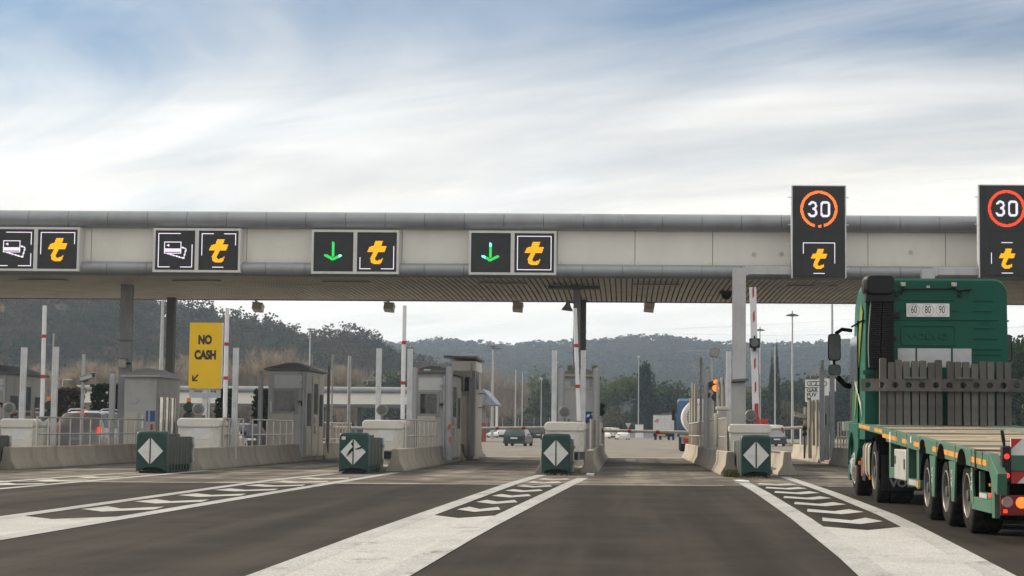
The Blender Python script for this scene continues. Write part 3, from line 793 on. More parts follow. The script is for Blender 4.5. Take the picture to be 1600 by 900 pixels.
sign_post(1145, 1164.5, 419.5, 1239, 'tall pale grey post with a side arm that carries the first speed sign', 423)
sign_post(1440, 1459, 421, 1532, 'tall pale grey post behind the green truck with an arm to the second speed sign', 424)
P = at(1285, 441, 62)
t = thing('antenna_box', 'small pale box antenna hanging from the roof right below the first speed sign', 'antenna', P)
b = MB(); b.cb((0, 0, 0), (0.46, 0.4, 0.22)); b.build('housing', M('antenna_grey', (0.45, 0.44, 0.41), 0.5), t, bevel=0.02, rot=(-0.2, 0, 0))
b = MB(); b.cb((0, 0.2, 0.17), (0.1, 0.1, 0.2)); b.build('bracket', darkgrey(), t)

# ------------------------------------------------------------------ toll islands
XR = {-1: -21.8, 0: -16.4, 1: -11.52, 2: -6.02, 3: -0.70, 4: 4.15, 5: 8.95}
WID = 1.62
IS = {-1: 'farthest left island', 0: 'island beside the silver SUV', 1: 'island with the NO CASH board',
      2: 'island carrying the torn diamond cushion', 3: 'island under the central column', 4: 'island with the wide flat arm', 5: 'island behind the green truck'}
def flank(px, i, side='R'):
    """distance at which the vertical line at pixel column px meets the flank of island i"""
    X = XR[i] - (0 if side == 'R' else WID)
    return X * F / (px - CX)
for i, xr in XR.items():
    b = MB(); b.bx(xr - WID + 0.1, xr - 0.1, 49.4, 79.5, -0.02, 0.14)
    o = b.build('island_kerb', concrete(), kind='structure', bevel=0.03)

JER = [(-.25, 0), (-.25, .07), (-.13, .27), (-.095, .60), (-.07, .62), (.07, .62), (.095, .60), (.13, .27), (.25, .07), (.25, 0)]
def jersey(X, y0, y1, lab, grp):
    Yc = (y0 + y1) / 2
    t = MB(); h = (y1 - y0) / 2 - 0.015
    n = 2
    secs = []
    for k in range(n + 1):
        y = -h + 2 * h * k / n
        secs.append([(p[0] + 0.003 * math.sin(2 * y + X), y, p[1] + 0.004 * math.sin(2 * y + X * 2) * (p[1] > .5)) for p in JER])
    t.loft(secs)
    o = t.build('concrete_barrier', concrete(), loc=(X, Yc, 0), bevel=0.012)
    return tag(o, lab, 'barrier', grp)
ORD = ['first', 'second', 'third', 'fourth', 'fifth', 'sixth', 'seventh', 'eighth', 'ninth', 'tenth']
def run(i, side, cuts):
    X = XR[i] - 0.25 + (0.42 if i == 4 else 0) if side == 'R' else XR[i] - WID + 0.25
    for k, (a, c) in enumerate(cuts):
        jersey(X, a, c, '%s concrete block along the %s flank of the %s' % (ORD[k], 'right' if side == 'R' else 'left', IS[i]), 'concrete barrier blocks along the toll islands')
def cuts(a, z, step, skip=()):
    out = []; y = a
    while y < z - 0.5:
        e = min(y + step, z)
        if not any(s0 < (y + e) / 2 < s1 for s0, s1 in skip): out.append((y, e))
        y = e
    return out
run(0, 'R', cuts(48.5, 64, 4.0))
run(1, 'R', cuts(49.2, 64.6, 3.9) + [(69.4, 74.6)])
run(2, 'R', cuts(49.2, 61.4, 4.1) + [(67.4, 71.2), (71.3, 74.6), (74.7, 77.9)])
run(3, 'L', cuts(46.9, 57, 5.0)); run(3, 'R', cuts(49.2, 77.6, 5.6))
run(4, 'L', cuts(47.2, 79.2, 6.3)); run(4, 'R', cuts(47.6, 60, 6.3))
run(5, 'L', [(57.8, 61.5), (61.6, 64.6), (68.2, 73.4), (73.5, 79.8)])

# crash cushions
CUSH = {0: (-17.15, 46.2), 1: (-12.08, 45.9), 2: (-7.0, 46.5), 3: (-1.76, 46.4), 4: (3.28, 44.8)}
CL = {0: 'green crash cushion cut by the left border', 1: 'green crash cushion with clean diamond below the yellow NO CASH board', 2: 'green crash cushion with a torn black crack across its white diamond',
      3: 'green crash cushion with white diamond before the central island, seen straight on', 4: 'green crash cushion with white diamond and grass tuft beside its left foot'}
m_cush = M('cushion_green', (0.004, 0.042, 0.036), 0.42, var=0.15, scale=4, dirt=0.35, dirt_col=(0.06, 0.07, 0.06))
m_body = M('cushion_body', (0.060, 0.072, 0.064), 0.6, var=0.15, scale=3, dirt=0.4, dirt_col=(0.10, 0.09, 0.07), streak=1)
m_refl = M('reflective_white', (0.66, 0.66, 0.64), 0.5, var=0.05, dirt=0.4, scale=5, dirt_col=(0.3, 0.29, 0.27))
def cushion(i):
    X, Y = CUSH[i]; w = 0.375
    t = thing('crash_cushion', CL[i], 'crash cushion', (X, Y, 0), group='green crash cushions at the island noses')
    # nose: a shell with rounded shoulders, hollow underneath
    b = MB(); secs = []
    for y, s, top, r in ((0.0, .955, 1.02, .05), (0.03, 1.0, 1.06, .07), (0.34, 1.0, 1.06, .07), (0.37, .97, 1.03, .06)):
        arc = [(w * s * math.cos(a) * .92, 0.055 + 0.095 * math.sin(a)) for a in [math.pi * k / 8 for k in range(9)]]
        secs.append([(x, y + 0.025 * (1 - (x / w) ** 2) * (-1 if y < .1 else 0), z) for x, z in
                     [(w * s, .05), (w * s, top - .13), (w * s * .96, top - .04), (w * s * .86, top), (0, top + .012), (-w * s * .86, top), (-w * s * .96, top - .04), (-w * s, top - .13), (-w * s, .05)] + arc[::-1][0:0] + [(x, z) for x, z in reversed(arc)][0:9]])
    b.loft(secs); b.build('nose', m_cush, t, bevel=0.012)
    b = MB(); b.bx(-w * .8, w * .8, 0.05, 0.3, 0.0, 0.06); b.build('foot', black(), t)
    # diamond: two white triangles either side of a dark bar
    b = MB(); zc, hh, hw = 0.565, 0.35, 0.325
    f = lambda x: -0.030 - 0.025 * (1 - (x / w) ** 2)
    for s in (-1, 1):
        g = 0.018 * s; pts = [(g, zc - hh + .02), (hw * s, zc), (g, zc + hh - .02)]
        b.prism([(x, z) for x, z in pts], 'y', 0, 0.004)
        vs = b.v[-6:]; b.v[-6:] = [(x, f(x) + (0.004 if y > 0.001 else 0), z) for x, y, z in vs]
    b.build('diamond_marker', m_refl, t, smooth=False)
    # ribbed body
    b = MB(); wb = 0.335; y = 0.40
    for k in range(8):
        y1 = y + 0.30; g = 0.0 if k % 2 else 0.012
        b.bx(-wb - g, wb + g, y, y1, 0.20, 0.93); b.bx(-wb - g - .012, wb + g + .012, y + 0.285, y1 + .012, 0.22, 0.91); y = y1 + 0.014
    b.build('body', m_body, t, bevel=0.012)
    b = MB(); b.bx(-wb + .04, wb - .04, 0.42, 2.85, 0.0, 0.2)
    for k in range(8):
        b.bx(-wb - .005, wb + .005, 0.45 + k * .314, 0.60 + k * .314, 0.06, 0.198)
    b.bx(-wb * .8, wb * .8, 0.5, 1.9, 0.93, 1.0); b.build('base_frame', m_cush, t, bevel=0.012)
    b = MB(); b.bx(-wb - .05, wb + .05, 2.92, 3.02, 0.02, 0.92)
    for z in (.3, .7): b.cb((wb + .06, 2.9, z), (.05, .1, .09))
    b.build('back_plate', galv(), t, bevel=0.01)
    if i == 2:
        b = MB(); b.prism([(-.30, .88), (-.20, .88), (-.20, .96), (-.30, .96)], 'y', -0.047, -0.04); b.build('sticker', m_refl, t)
        b = MB()
        for pts in ([(-.18, .44), (-.10, .50), (-.03, .58), (0.02, .65), (-.02, .68), (-.10, .60), (-.13, .53)], [(0.03, .64), (.10, .66), (.2, .70), (.24, .67), (.12, .63)], [(-.01, .70), (-.06, .78), (0.01, .84), (.01, .74)]):
            b.prism(pts, 'y', -0.0655, -0.060)
        b.build('crack_mark', black(), t)
    return t
for i in CUSH: cushion(i)

# plinths of the barrier drives
PL = {0: (0, 52), 1: (277, 345), 2: (566, 632), 3: (851, 915), 4: (1139, 1205)}
PTOP = {0: 654, 1: 653, 2: 656, 3: 659, 4: 662.5}
PLL = {0: 'weathered white concrete barrier plinth at the left border', 1: 'chipped white concrete barrier plinth below the NO CASH board', 2: 'white concrete barrier plinth behind the cushion with the torn diamond',
       3: 'pale concrete barrier plinth behind the central crash cushion', 4: 'white concrete barrier plinth under the wide red and white arm'}
PC = {}
for i, (a, c) in PL.items():
    Y = 52.6
    A, B = at(a, PTOP[i], Y), at(c, PTOP[i], Y); w = B.x - A.x; X = (A.x + B.x) / 2; h = A.z; PC[i] = (X, Y, h, w)
    t = thing('barrier_plinth', PLL[i], 'plinth', (X, Y, 0), group='white concrete barrier plinths')
    b = MB(); b.bx(-w / 2 + .03, w / 2 - .03, 0.05, 1.55, 0.52, h - .26); b.bx(-w / 2 + .01, w / 2 - .25, 0.12, 1.5, 0.30, 0.52)
    b.bx(-w / 2 + .03, w / 2 - .03, 0.1, 1.55, 0.0, 0.30)
    b.build('body', concrete_w(), t, bevel=0.02)
    b = MB(); b.prism([(-w / 2, h - .22), (-w / 2 + .05, h - .27), (w / 2 - .05, h - .27), (w / 2, h - .22), (w / 2, h - .09), (w / 2 - .03, h - .03), (w / 2 - .1, h), (-w / 2 + .1, h), (-w / 2 + .03, h - .03), (-w / 2, h - .09)], 'y', 0, 1.62)
    b.build('cap', concrete_w(), t, bevel=0.035, seg=3)
    b = MB(); b.bx(-w * .13, w * .23, 0.042, 0.06, h - .62, h - .29); b.build('access_panel', M('access_panel', (0.62, 0.63, 0.63), 0.45, var=0.05, dirt=0.2), t, bevel=0.005)
    b = MB(); b.bx(-w * .3, w * .3, 0.03, 0.2, 0.30, 0.50); b.build('niche', black(), t)

# round lamps on stalks
for i, px, py in ((0, 15, 638), (1, 310, 639.5), (2, 597, 640.5), (3, 882, 644), (4, 1173, 649)):
    Y = PC[i][1] + 0.35; P = at(px, py, Y)
    t = thing('round_lamp', 'round grey disc lamp on the ' + PLL[i].replace('concrete barrier ', ''), 'lamp', (P.x, Y, PC[i][2]), group='round disc lamps on the plinths')
    zc = P.z - PC[i][2]; r = 0.158
    b = MB(); b.lathe([(-.07, r), (-.05, r + .012), (.05, r + .012), (.10, r * .8), (.13, r * .4)], (0, 0, zc), 'y', 28); b.build('housing', M('lamp_housing', (0.16, 0.165, 0.17), 0.5, dirt=.2), t)
    b = MB(); b.lathe([(-.066, r - .012), (-.082, r * .5), (-.086, 0.01)], (0, 0, zc), 'y', 28); b.build('lens', M('lamp_lens', (0.10, 0.105, 0.095), 0.25, var=.2, scale=8), t)
    b = MB(); b.tube([(0, .03, 0), (0, .03, zc - r + .03)], 0.035); b.cb((.13, .1, .04), (.09, .1, .1)); b.build('stalk', darkgrey(), t)

# paired fluted aluminium posts
def fluted(px, top, i, base, lab, Y=53.9, w=0.15):
    P = at(px, top, Y)
    t = MB(); h = P.z - base; q = w / 2
    out = [(-q, -q), (-q * .4, -q), (-q * .34, -q * .8), (-q * .1, -q * .8), (-q * .06, -q), (q * .35, -q), (q * .4, -q * .8), (q * .62, -q * .8), (q * .68, -q), (q, -q), (q, q), (-q, q)]
    t.prism(out, 'z', 0, h)
    o = t.build('aluminium_post', alu(), loc=(P.x, Y, base), smooth=False)
    tag(o, lab, 'post', 'fluted aluminium posts')
for px, top, i, lab in ((38, 543, 0, 'fluted aluminium post left of the first raised barrier arm'), (87.5, 542, 0, 'fluted aluminium post before the silver SUV'),
                        (369, 543.5, 1, 'fluted aluminium post right of the NO CASH board'), (592.5, 544.5, 2, 'fluted aluminium post rising above the round lamp, left of centre'),
                        (641, 545, 2, 'fluted aluminium post against the left edge of the second pale booth'), (866.5, 547.5, 3, 'fluted aluminium post left of the leaning barrier arm'),
                        (911.5, 547.5, 3, 'fluted aluminium post right of the leaning barrier arm'), (1138.5, 549, 4, 'fluted aluminium post touching the tall pale sign post')):
    fluted(px, top, i, 0.14, lab)

# raised barrier arms
def arm(i, p0, p1, bands, lab, r=0.065):
    Y = PC[i][1] + 1.0; A, B = at(*p0, Y), at(*p1, Y); b0 = A; A = Vector((A.x, Y, PC[i][2] + 0.0))
    t = thing('raised_barrier', lab, 'barrier', A, group='raised barrier arms')
    d = B - A
    b = MB(); b.tube([(0, 0, 0), d], [r, r * .93], 14); b.build('pole', M('arm_white', (0.72, 0.72, 0.74), 0.35, var=.04, dirt=.15), t)
    for z in bands:
        b = MB(); u0, u1 = (z - .05) / d.z, (z + .05) / d.z
        b.tube([d * u0, d * u1], r + .004, 14); b.build('red_band', redm(), t)
    b = MB(); b.cb((0, 0, 0.0), (.2, .3, .06)); b.build('clamp', darkgrey(), t)
def zb(i, py): return at(977, py, PC[i][1] + 1.0).z - PC[i][2]
arm(0, (65.5, 650), (70, 477.5), [zb(0, 531), zb(0, 594)], 'raised white round arm with two red bands, left of the silver SUV')
arm(1, (351.5, 650), (355.2, 481.5), [zb(1, 541.5), zb(1, 594.5)], 'raised white round arm with two red bands, right of the NO CASH board')
arm(2, (629, 653), (632.2, 477.5), [zb(2, 537.5), zb(2, 600.5)], 'raised white round arm with two red bands, left of the second pale booth')
arm(3, (904.5, 657), (898.3, 481.5), [zb(3, 540.5), zb(3, 604)], 'raised white round arm leaning left before the central roof column')
# the wide flat arm of island 4
Y = PC[4][1] + 0.9; A, B = at(1182, 660, Y), at(1177, 446, Y)
t = thing('raised_barrier', 'raised wide flat white arm with red patches, red foot and black lamp box', 'barrier', (A.x, Y, PC[4][2]), group='raised barrier arms')
tilt = math.atan2(B.x - A.x, B.z - A.z); T = Matrix.Rotation(tilt, 4, 'Y'); h = (B - A).length
b = MB(); b.bx(-.115, .075, -.03, .03, 0.15, h, T); b.bx(.06, .085, -.035, .035, .15, h, T); b.build('blade', M('arm_white', (0.72, 0.72, 0.74), 0.35), t, bevel=.006)
for z0 in (446, 484, 526, 557, 594):
    zc = at(1180, z0 + 9, Y).z - PC[4][2]
    b = MB(); b.prism([(-.035, zc - .22), (.018, zc - .14), (.022, zc + .16), (-.030, zc + .08)], 'y', -.036, -.031); b.v = [tuple(T @ Vector(v)) for v in b.v]; b.build('red_patch', redm(), t)
b = MB(); b.prism([(-.06, .62), (.05, .62), (.06, .25), (.10, .10), (.12, -.02), (-.02, -.02), (-.02, .12), (-.06, .25)], 'y', -.07, .07); b.bx(.12, .34, -.06, .06, .04, .16); b.bx(.13, .36, -.05, .05, -.01, .038)
b.build('foot', redm(), t, bevel=.01)
P = at(1178.5, 536.5, Y); zc = P.z - PC[4][2]
b = MB(); b.bx(-.155, .155, -.22, -.06, zc - .14, zc + .14); b.tube([(0, -.14, zc + .13), (0, -.14, zc + .22)], .03); b.tube([(0, -.12, zc - .13), (0, -.12, zc - .24)], .045); lb = b.build('lamp_box', black(), t, loc=(P.x - A.x, 0, 0), bevel=.012)
b = MB(); b.lathe([(-.24, .11), (-.225, .125), (-.22, .125)], (0, 0, zc), 'y', 24); b.build('lens', M('lamp_lens', (0.10, 0.105, 0.095), 0.25), lb)

# NO CASH board
P0, P1 = at(294.5, 607, 55.2), at(347.5, 504.5, 55.2); w = P1.x - P0.x; X = (P0.x + P1.x) / 2
t = thing('no_cash_sign', 'yellow NO CASH board with black arrow on a grey framed post', 'sign', (X, 55.2, 0.14))
z0, z1 = P0.z - .14, P1.z - .14; hz = z1 - z0
b = MB(); b.bx(-w / 2, w / 2, -.02, .02, z0, z1); brd = b.build('board', M('sign_yellow', (0.80, 0.50, 0.004), 0.42, var=.03), t, bevel=.004)
b = MB(); b.bx(w / 2 + .001, w / 2 + .035, -.01, .05, z0, z1); b.build('board_edge', alu(), t)
ink = M('sign_ink', (0.03, 0.024, 0.015), 0.5, var=.05)
text('NO', .36, ink, brd, 'lettering', (-.02, -.021, z0 + hz * .735), sx=.72, bold=.023)
text('CASH', .36, ink, brd, 'lettering', (.0, -.021, z0 + hz * .505), sx=.72, bold=.023)
b = MB(); ax, az = -.30, z0 + hz * .165
b.prism([(ax - .09, az - .11), (ax + .10, az - .11), (ax + .06, az - .065), (ax - .01, az - .065), (ax + .11, az + .075), (ax + .075, az + .11), (ax - .045, az - .03), (ax - .045, az + .05), (ax - .09, az + .09)], 'y', -.024, -.0205); b.build('arrow', ink, brd, smooth=False)
b = MB(); b.bx(-w / 2 + .02, w / 2 - .02, .03, .09, z0 - .28, z0 - .14); b.bx(-w / 2 + .02, -w / 2 + .17, .03, .09, z0 - .139, z0 + .1); b.bx(w / 2 - .16, w / 2 - .02, .03, .09, z0 - .139, z0 + .1)
b.build('support_frame', M('frame_pale', (0.42, 0.44, 0.47), 0.5), t)
b = MB(); b.bx(-.09, .06, .10, .22, 0, z0 + .6); b.bx(.10, .14, .10, .16, 0, z0 + .5); b.build('post', alu(), t)

# protection posts with a lifting loop
def ppost(px, top, X, Y, base, lab, r=.122):
    P = at(px, top, Y)
    t = thing('protection_post', lab, 'post', (P.x, Y, base), group='thick steel protection posts')
    h = P.z - base
    b = MB(); b.lathe([(0, r), (h - .10, r), (h - .03, r * .85), (h, r * .5)], (0, 0, 0), 'z', 18); b.build('pillar', postgrey(), t)
    b = MB(); b.tube([(-.055, 0, h - .01), (-.055, 0, h + .05), (0, 0, h + .09), (.055, 0, h + .05), (.055, 0, h - .01)], .014, 6); b.build('lifting_loop', darkgrey(), t)
ppost(176.5, 584, 0, 58.6, .14, 'thick grey post right of the SUV, left of the front roof column', r=.10)
ppost(408, 583, 0, 64.2, .14, 'thick grey post at the left corner of the first pale booth', r=.09)
ppost(647.5, 574, 0, 60, .14, 'thick grey post at the left corner of the second pale booth')
ppost(702.5, 572, 0, 60.3, .14, 'thick grey post with rusty scrapes, right of the second pale booth window')
ppost(877, 575, 0, 60, .14, 'thick grey post left of the grey central cabin')
ppost(932, 575, 0, 60, .14, 'thick grey post right of the grey central cabin')
ppost(1105.5, 578, 0, 60, .14, 'thick grey post beside the lit orange signal')
rust = M('rust_patch', (0.45, 0.13, 0.03), .8)
o = [o for o in bpy.data.objects if o.get('label', '').startswith('thick grey post with rusty')][0]
b = MB(); b.tube([(.0, -.125, 1.05), (.05, -.12, 1.2)], .05, 6); b.tube([(.05, -.115, .62), (.06, -.115, .8)], .03, 6); b.build('rust_scrape', rust, o)

# railings
def railing(pts, z0, zt, lab, mid=True, sp=.62, r=.028):
    pts = [Vector((x, y, 0)) for x, y in pts]
    t = thing('railing', lab, 'railing', (pts[0].x, pts[0].y, z0), group='steel pipe railings on the islands')
    L_ = [p - pts[0] for p in pts]; h = zt - z0
    for z in ([h, h * .42] if mid else [h]):
        b = MB(); b.tube([p + Vector((0, 0, z)) for p in L_], r * .85, 8); b.build('rail', steel(), t)
    post = None
    for a, c in zip(L_, L_[1:]):
        n = max(1, round((c - a).length / sp))
        for k in range(n + 1):
            q = a + (c - a) * k / n
            if post is None:
                b = MB(); b.tube([(0, 0, 0), (0, 0, h + .02)], r, 8); post = b.build('upright', steel(), t, loc=q)
            else: copy_tree(post, loc=q, parent=t)
xf = lambda i: XR[i] - .27
railing([(xf(0), 51.0), (xf(0), 62.3)], .62, 1.44, 'long pipe railing in front of the silver SUV', sp=1.05)
railing([(xf(1), 52.9), (xf(1), 55.6)], .62, 1.44, 'short pipe railing just right of the NO CASH plinth', sp=.6)
railing([(xf(1), 57.0), (xf(1), 63.9)], .62, 1.44, 'pipe railing before the first pale booth', sp=1.2)
railing([(xf(1), 70.2), (xf(1), 77.6), (xf(1) - .9, 77.6)], .3, 1.42, 'pipe railing at the back of the first pale booth', sp=.8)
railing([(xf(2), 51.8), (xf(2), 55.2)], .62, 1.44, 'short pipe railing left of the second pale booth', sp=1.0)
railing([(xf(2), 55.4), (xf(2), 60.0)], .62, 1.44, 'pipe railing before the second pale booth', sp=1.1)
railing([(xf(2), 67.6), (xf(2), 77.4), (xf(2) - 1.0, 77.4)], .62, 1.46, 'crowded pipe railing behind the second pale booth', sp=.8, r=.04)
railing([(xf(3), 51.5), (xf(3), 59.0)], .62, 1.47, 'pipe railing along the right side of the central island', sp=.5)
railing([(xf(3), 64), (xf(3), 77)], .62, 1.47, 'pipe railing at the back of the central island', sp=.8)
xl = lambda i: XR[i] - WID + .27
railing([(xl(4), 49.6), (xl(4), 58.5)], .62, 1.52, 'dense pipe railing left of the tall pale sign post', sp=.55, r=.035)
railing([(xl(4), 61.2), (xl(4), 77.5)], .62, 1.5, 'pipe railing along the left back of the island with the lit signal', sp=1.3)
railing([(xl(5), 57.3), (xl(5), 64.0)], .62, 1.5, 'pipe railing behind the mirror of the green truck', sp=.8)

# ------------------------------------------------------------------ booths
m_bwall = M('booth_wall', (0.43, 0.425, 0.405), 0.5, var=.05, scale=1.5, dirt=.3, streak=1)
m_bpanel = M('booth_panel', (0.48, 0.46, 0.39), 0.5, var=.05, scale=1.5, dirt=.3, streak=1)
m_broof = M('booth_roof', (0.14, 0.15, 0.145), 0.65, var=.12, dirt=.3)
def booth(lab, X0, X1, Y0, Y1, h, hr, roofm=None, front=True, side_panel=True, off=.12, group=None):
    X = (X0 + X1) / 2; w = X1 - X0; D = Y1 - Y0
    t = thing('toll_booth', lab, 'toll booth', (X, Y0, .14), group=group); h -= .14; hr -= .14
    b = MB(); b.bx(-w / 2, w / 2, 0, D, 0, h); b.build('wall', m_bwall, t, bevel=.02)
    e = .14
    b = MB(); y0, y1 = -e, D + e; xa, xb = -w / 2 - e, w / 2 + e; rx = .18; ry = D * .22
    base = [(xa, y0, h), (xb, y0, h), (xb, y1, h), (xa, y1, h)]
    lip = [(x, y, h + .07) for x, y, z in base]
    top = [(-rx, ry, hr), (rx, ry, hr), (rx, D - ry, hr), (-rx, D - ry, hr)]
    b.loft([base, lip, top]); b.build('roof', roofm or m_broof, t, smooth=False)
    if front:
        b = MB(); b.bx(-w * .34, w * .40, -.016, 0, h * .80, h * .945); b.build('sign_panel', M('booth_fascia', (0.56, 0.56, 0.55), .45, var=.04), t)
        b = MB()
        x0, x1, z0, z1 = -w * .36, w * .29, h * .50, h * .785; q = .085
        b.bx(x0, x1, -.04, 0, z1 - q, z1); b.bx(x0, x1, -.04, 0, z0, z0 + q); b.bx(x0, x0 + q, -.04, 0, z0 + q, z1 - q); b.bx(x1 - q, x1, -.04, 0, z0 + q, z1 - q)
        fr = b.build('window_frame', M('booth_frame', (0.27, 0.275, 0.28), .45), t)
        b = MB(); b.bx(x0 + q, x1 - q, -.016, 0, z0 + q, z1 - q); b.build('pane', cabglass(), fr)
        b = MB(); b.bx(-w * .48, w * .19, -.05, 0, .06, h * .50); b.build('lower_panel', m_bpanel, t, bevel=.008)
        b = MB(); b.bx(-w * .43, -w * .38, -.08, 0, h * .52, h * .64); b.build('intercom', white(), t, bevel=.01)
        b = MB(); b.cb((w * .37, -.06, h * .64), (.13, .12, .06)); b.cb((w * .4, -.03, h * .61), (.05, .08, .12)); b.build('lamp', black(), t)
        b = MB(); b.tube([(w / 2 - .07, -.06, 0), (w / 2 - .07, -.06, h * .97)], .05, 10); b.cb((w / 2 - .1, -.08, h * .86), (.2, .06, .05)); b.build('corner_pipe', galv(), t)
    if side_panel:
        sx = w / 2
        b = MB(); b.bx(sx, sx + .02, D * .36, D * .66, .08, h * .93); b.bx(sx, sx + .03, D * .33, D * .36, .05, h * .95); b.bx(sx, sx + .03, D * .66, D * .69, .05, h * .95)
        d = b.build('door', m_bpanel, t)
        b = MB(); b.bx(sx + .021, sx + .03, D * .41, D * .61, h * .50, h * .86); b.build('pane', glass(), d)
        b = MB(); b.cb((sx + .06, D * .43, h * .43), (.06, .04, .25)); b.cb((sx + .05, D * .5, h * .32), (.05, .3, .28)); b.build('handle', M('handle_steel', (.5, .5, .5), .3, .6), d)
        for a, c in ((.09, .28), (.74, .92)):
            b = MB(); b.bx(sx, sx + .012, D * a, D * c, h * .36, h * .74); b.build('side_window', glass(), t)
        b = MB(); b.bx(sx + .001, sx + .02, D * .04, D * .3, .06, h * .32); b.bx(sx + .001, sx + .02, D * .72, D * .96, .06, h * .32); b.build('side_panel', m_bpanel, t, bevel=.005)
    return t
BG = 'toll booths on the islands'
booth('pale toll booth with hipped roof and front window, left of the torn diamond cushion', -12.97, -11.60, 65.3, 69.3, 3.28, 3.60, group=BG)
b2 = booth('pale toll booth with a small red sign on its roof corner', -7.20, -6.08, 61.2, 66.8, 3.09, 3.36, group=BG)
b = MB(); b.cb((-.45, -.05, 3.02), (.2, .04, .14)); b.build('roof_sign', redm(), b2)
b = MB(); b.cb((-.45, -.072, 3.02), (.09, .004, .08)); b.cb((-.1, -.05, 3.05), (.22, .05, .05)); b.build('roof_marker', M('roof_marker', (.55, .6, .55), .5), b2)
booth('dark toll booth cut by the left border with a tall dark doorway', -23.2, -21.85, 63.5, 67.6, 3.03, 3.38, group=BG)
bm_ = booth('grey windowless machine cabin with pitched roof behind the front roof column', -17.45, -16.33, 62.6, 65.9, 2.93, 3.25, roofm=M('cabin_roof', (.42, .42, .40), .5), front=False, side_panel=False, group=BG)
b = MB(); b.bx(.561, .585, .4, 2.9, .3, 1.0); b.bx(.561, .585, .3, 2.0, 2.05, 2.2); b.build('side_panel', m_bpanel, bm_)
b = MB(); b.bx(-.53, -.05, -.03, 0, .1, 1.55); b.build('front_panel', m_bpanel, bm_, bevel=.01)
b = MB(); b.lathe([(-.03, .12), (0, .12)], (-.2, 0, 1.98), 'y', 20); b.build('round_cover', m_bwall, bm_)
b = MB(); b.bx(.08, .14, -.05, 0, 1.0, 1.45); b.build('intercom', white(), bm_)
b = MB(); b.bx(.36, .53, -.012, 0, 1.25, 1.62); b.build('notice', M('notice_blue', (.03, .08, .25), .4), bm_); b = MB(); b.bx(.22, .29, -.012, 0, 1.25, 1.62); b.build('notice', M('notice_blue', (.03, .08, .25), .4), bm_)
b = MB(); b.bx(.38, .47, -.014, 0, .95, 1.15); b.build('red_notice', redm(), bm_)
b = MB()
for k in range(3): b.tube([(.60, .5 + k * .75, .5), (.60, .5 + k * .75, 2.1)], .14, 12)
b.build('chrome_guard', M('chrome', (.75, .72, .68), .16, .95), bm_)
bc = booth('grey central cabin with two vents on its pale roof and a blue sign', -2.22, -0.98, 62.4, 67, 3.03, 3.36, roofm=M('cabin_roof_pale', (.40, .38, .32), .6), front=False, side_panel=True, group=BG)
for x in (-.36, .5):
    b = MB(); b.bx(x - .06, x + .1, .9, 1.15, 2.95, 3.32); b.build('roof_vent', M('vent_brown', (.20, .17, .12), .6), bc)
b = MB(); b.bx(-.6, .6, -.012, 0, 2.43, 2.45); b.bx(-.3, -.1, -.01, 0, 2.55, 2.75); b.bx(.38, .56, -.01, 0, 2.55, 2.75); b.bx(-.6, .6, -.02, 0, .1, 1.1); b.build('front_panel', M('booth_frame', (.3, .305, .31), .45), bc)
b = MB(); b.bx(.24, .60, -.03, -.004, 1.30, 1.68); sg = b.build('blue_sign', M('sign_blue', (.012, .04, .19), .4, var=.05), bc)
b = MB(); b.prism([(.45, 1.56), (.58, 1.56), (.58, 1.62), (.45, 1.62)], 'y', -.034, -.031); b.prism([(.27, 1.50), (.30, 1.57), (.36, 1.60), (.40, 1.55), (.36, 1.50), (.31, 1.48)], 'y', -.034, -.031); b.prism([(.52, 1.40), (.57, 1.44), (.57, 1.36)], 'y', -.034, -.031); b.build('pictogram', plate(), sg)
b = MB(); b.bx(.42, .60, -.03, -.004, 1.0, 1.26); sg = b.build('blue_sign', M('sign_blue', (.012, .04, .19), .4), bc)
b = MB(); b.prism([(.46, 1.12), (.55, 1.18), (.55, 1.06)], 'y', -.034, -.031); b.build('pictogram', plate(), sg)
# the taller cabin at the back of island 2
t = thing('lookout_cabin', 'taller cream cabin with flat overhanging roof and white band behind the second booth', 'cabin', (-6.2, 69.0, .14)); t.scale = (.80, 1, 1)
b = MB(); b.bx(-.62, .60, 0, 3.0, 0, 2.35); b.build('lower_wall', m_bpanel, t, bevel=.01)
b = MB(); b.bx(-.58, .56, .04, 2.9, 2.36, 3.28); up = b.build('upper_wall', M('cabin_grey', (.38, .35, .29), .6), t)
b = MB(); b.bx(-.5, -.05, .01, .04, 2.5, 3.2); b.bx(.05, .40, .01, .04, 2.5, 3.2); b.bx(.561, .575, .5, 1.6, 2.6, 3.25); b.build('window', glass(), t)
b = MB(); b.bx(-.6, .58, 0, 2.95, 3.29, 3.66); b.build('white_band', M('band_white', (.78, .76, .70), .5, var=.03), t)
b = MB(); b.prism([(-.92, 3.86), (.66, 3.83), (.68, 3.79), (.66, 3.74), (-.92, 3.79)], 'y', -.35, 3.3); b.build('roof', M('cabin_roof_brown', (.17, .16, .14), .6), t)
b = MB(); b.bx(.33, .42, -.08, .0, 1.9, 3.6); b.bx(-.5, .0, -.02, 0, .3, 1.9); b.bx(.1, .18, -.04, 0, 0, 2.3); b.build('trim', cream(), t)
b = MB(); b.tube([(.62, 1.0, 1.9), (.95, 1.0, 1.9), (.95, 1.0, 2.45), (.62, 1.0, 2.45)], .025); b.tube([(.62, 1.6, 1.9), (.95, 1.6, 1.9), (.95, 1.6, 2.45), (.62, 1.6, 2.45)], .025); b.tube([(.95, 1.0, 2.15), (.95, 1.6, 2.15)], .025); b.build('ladder_hoop', steel(), t)
b = MB(); b.lathe([(0, .16), (3.0, .16)], (.45, -.2, 0), 'z', 16); b.build('corner_pillar', postgrey(), t)

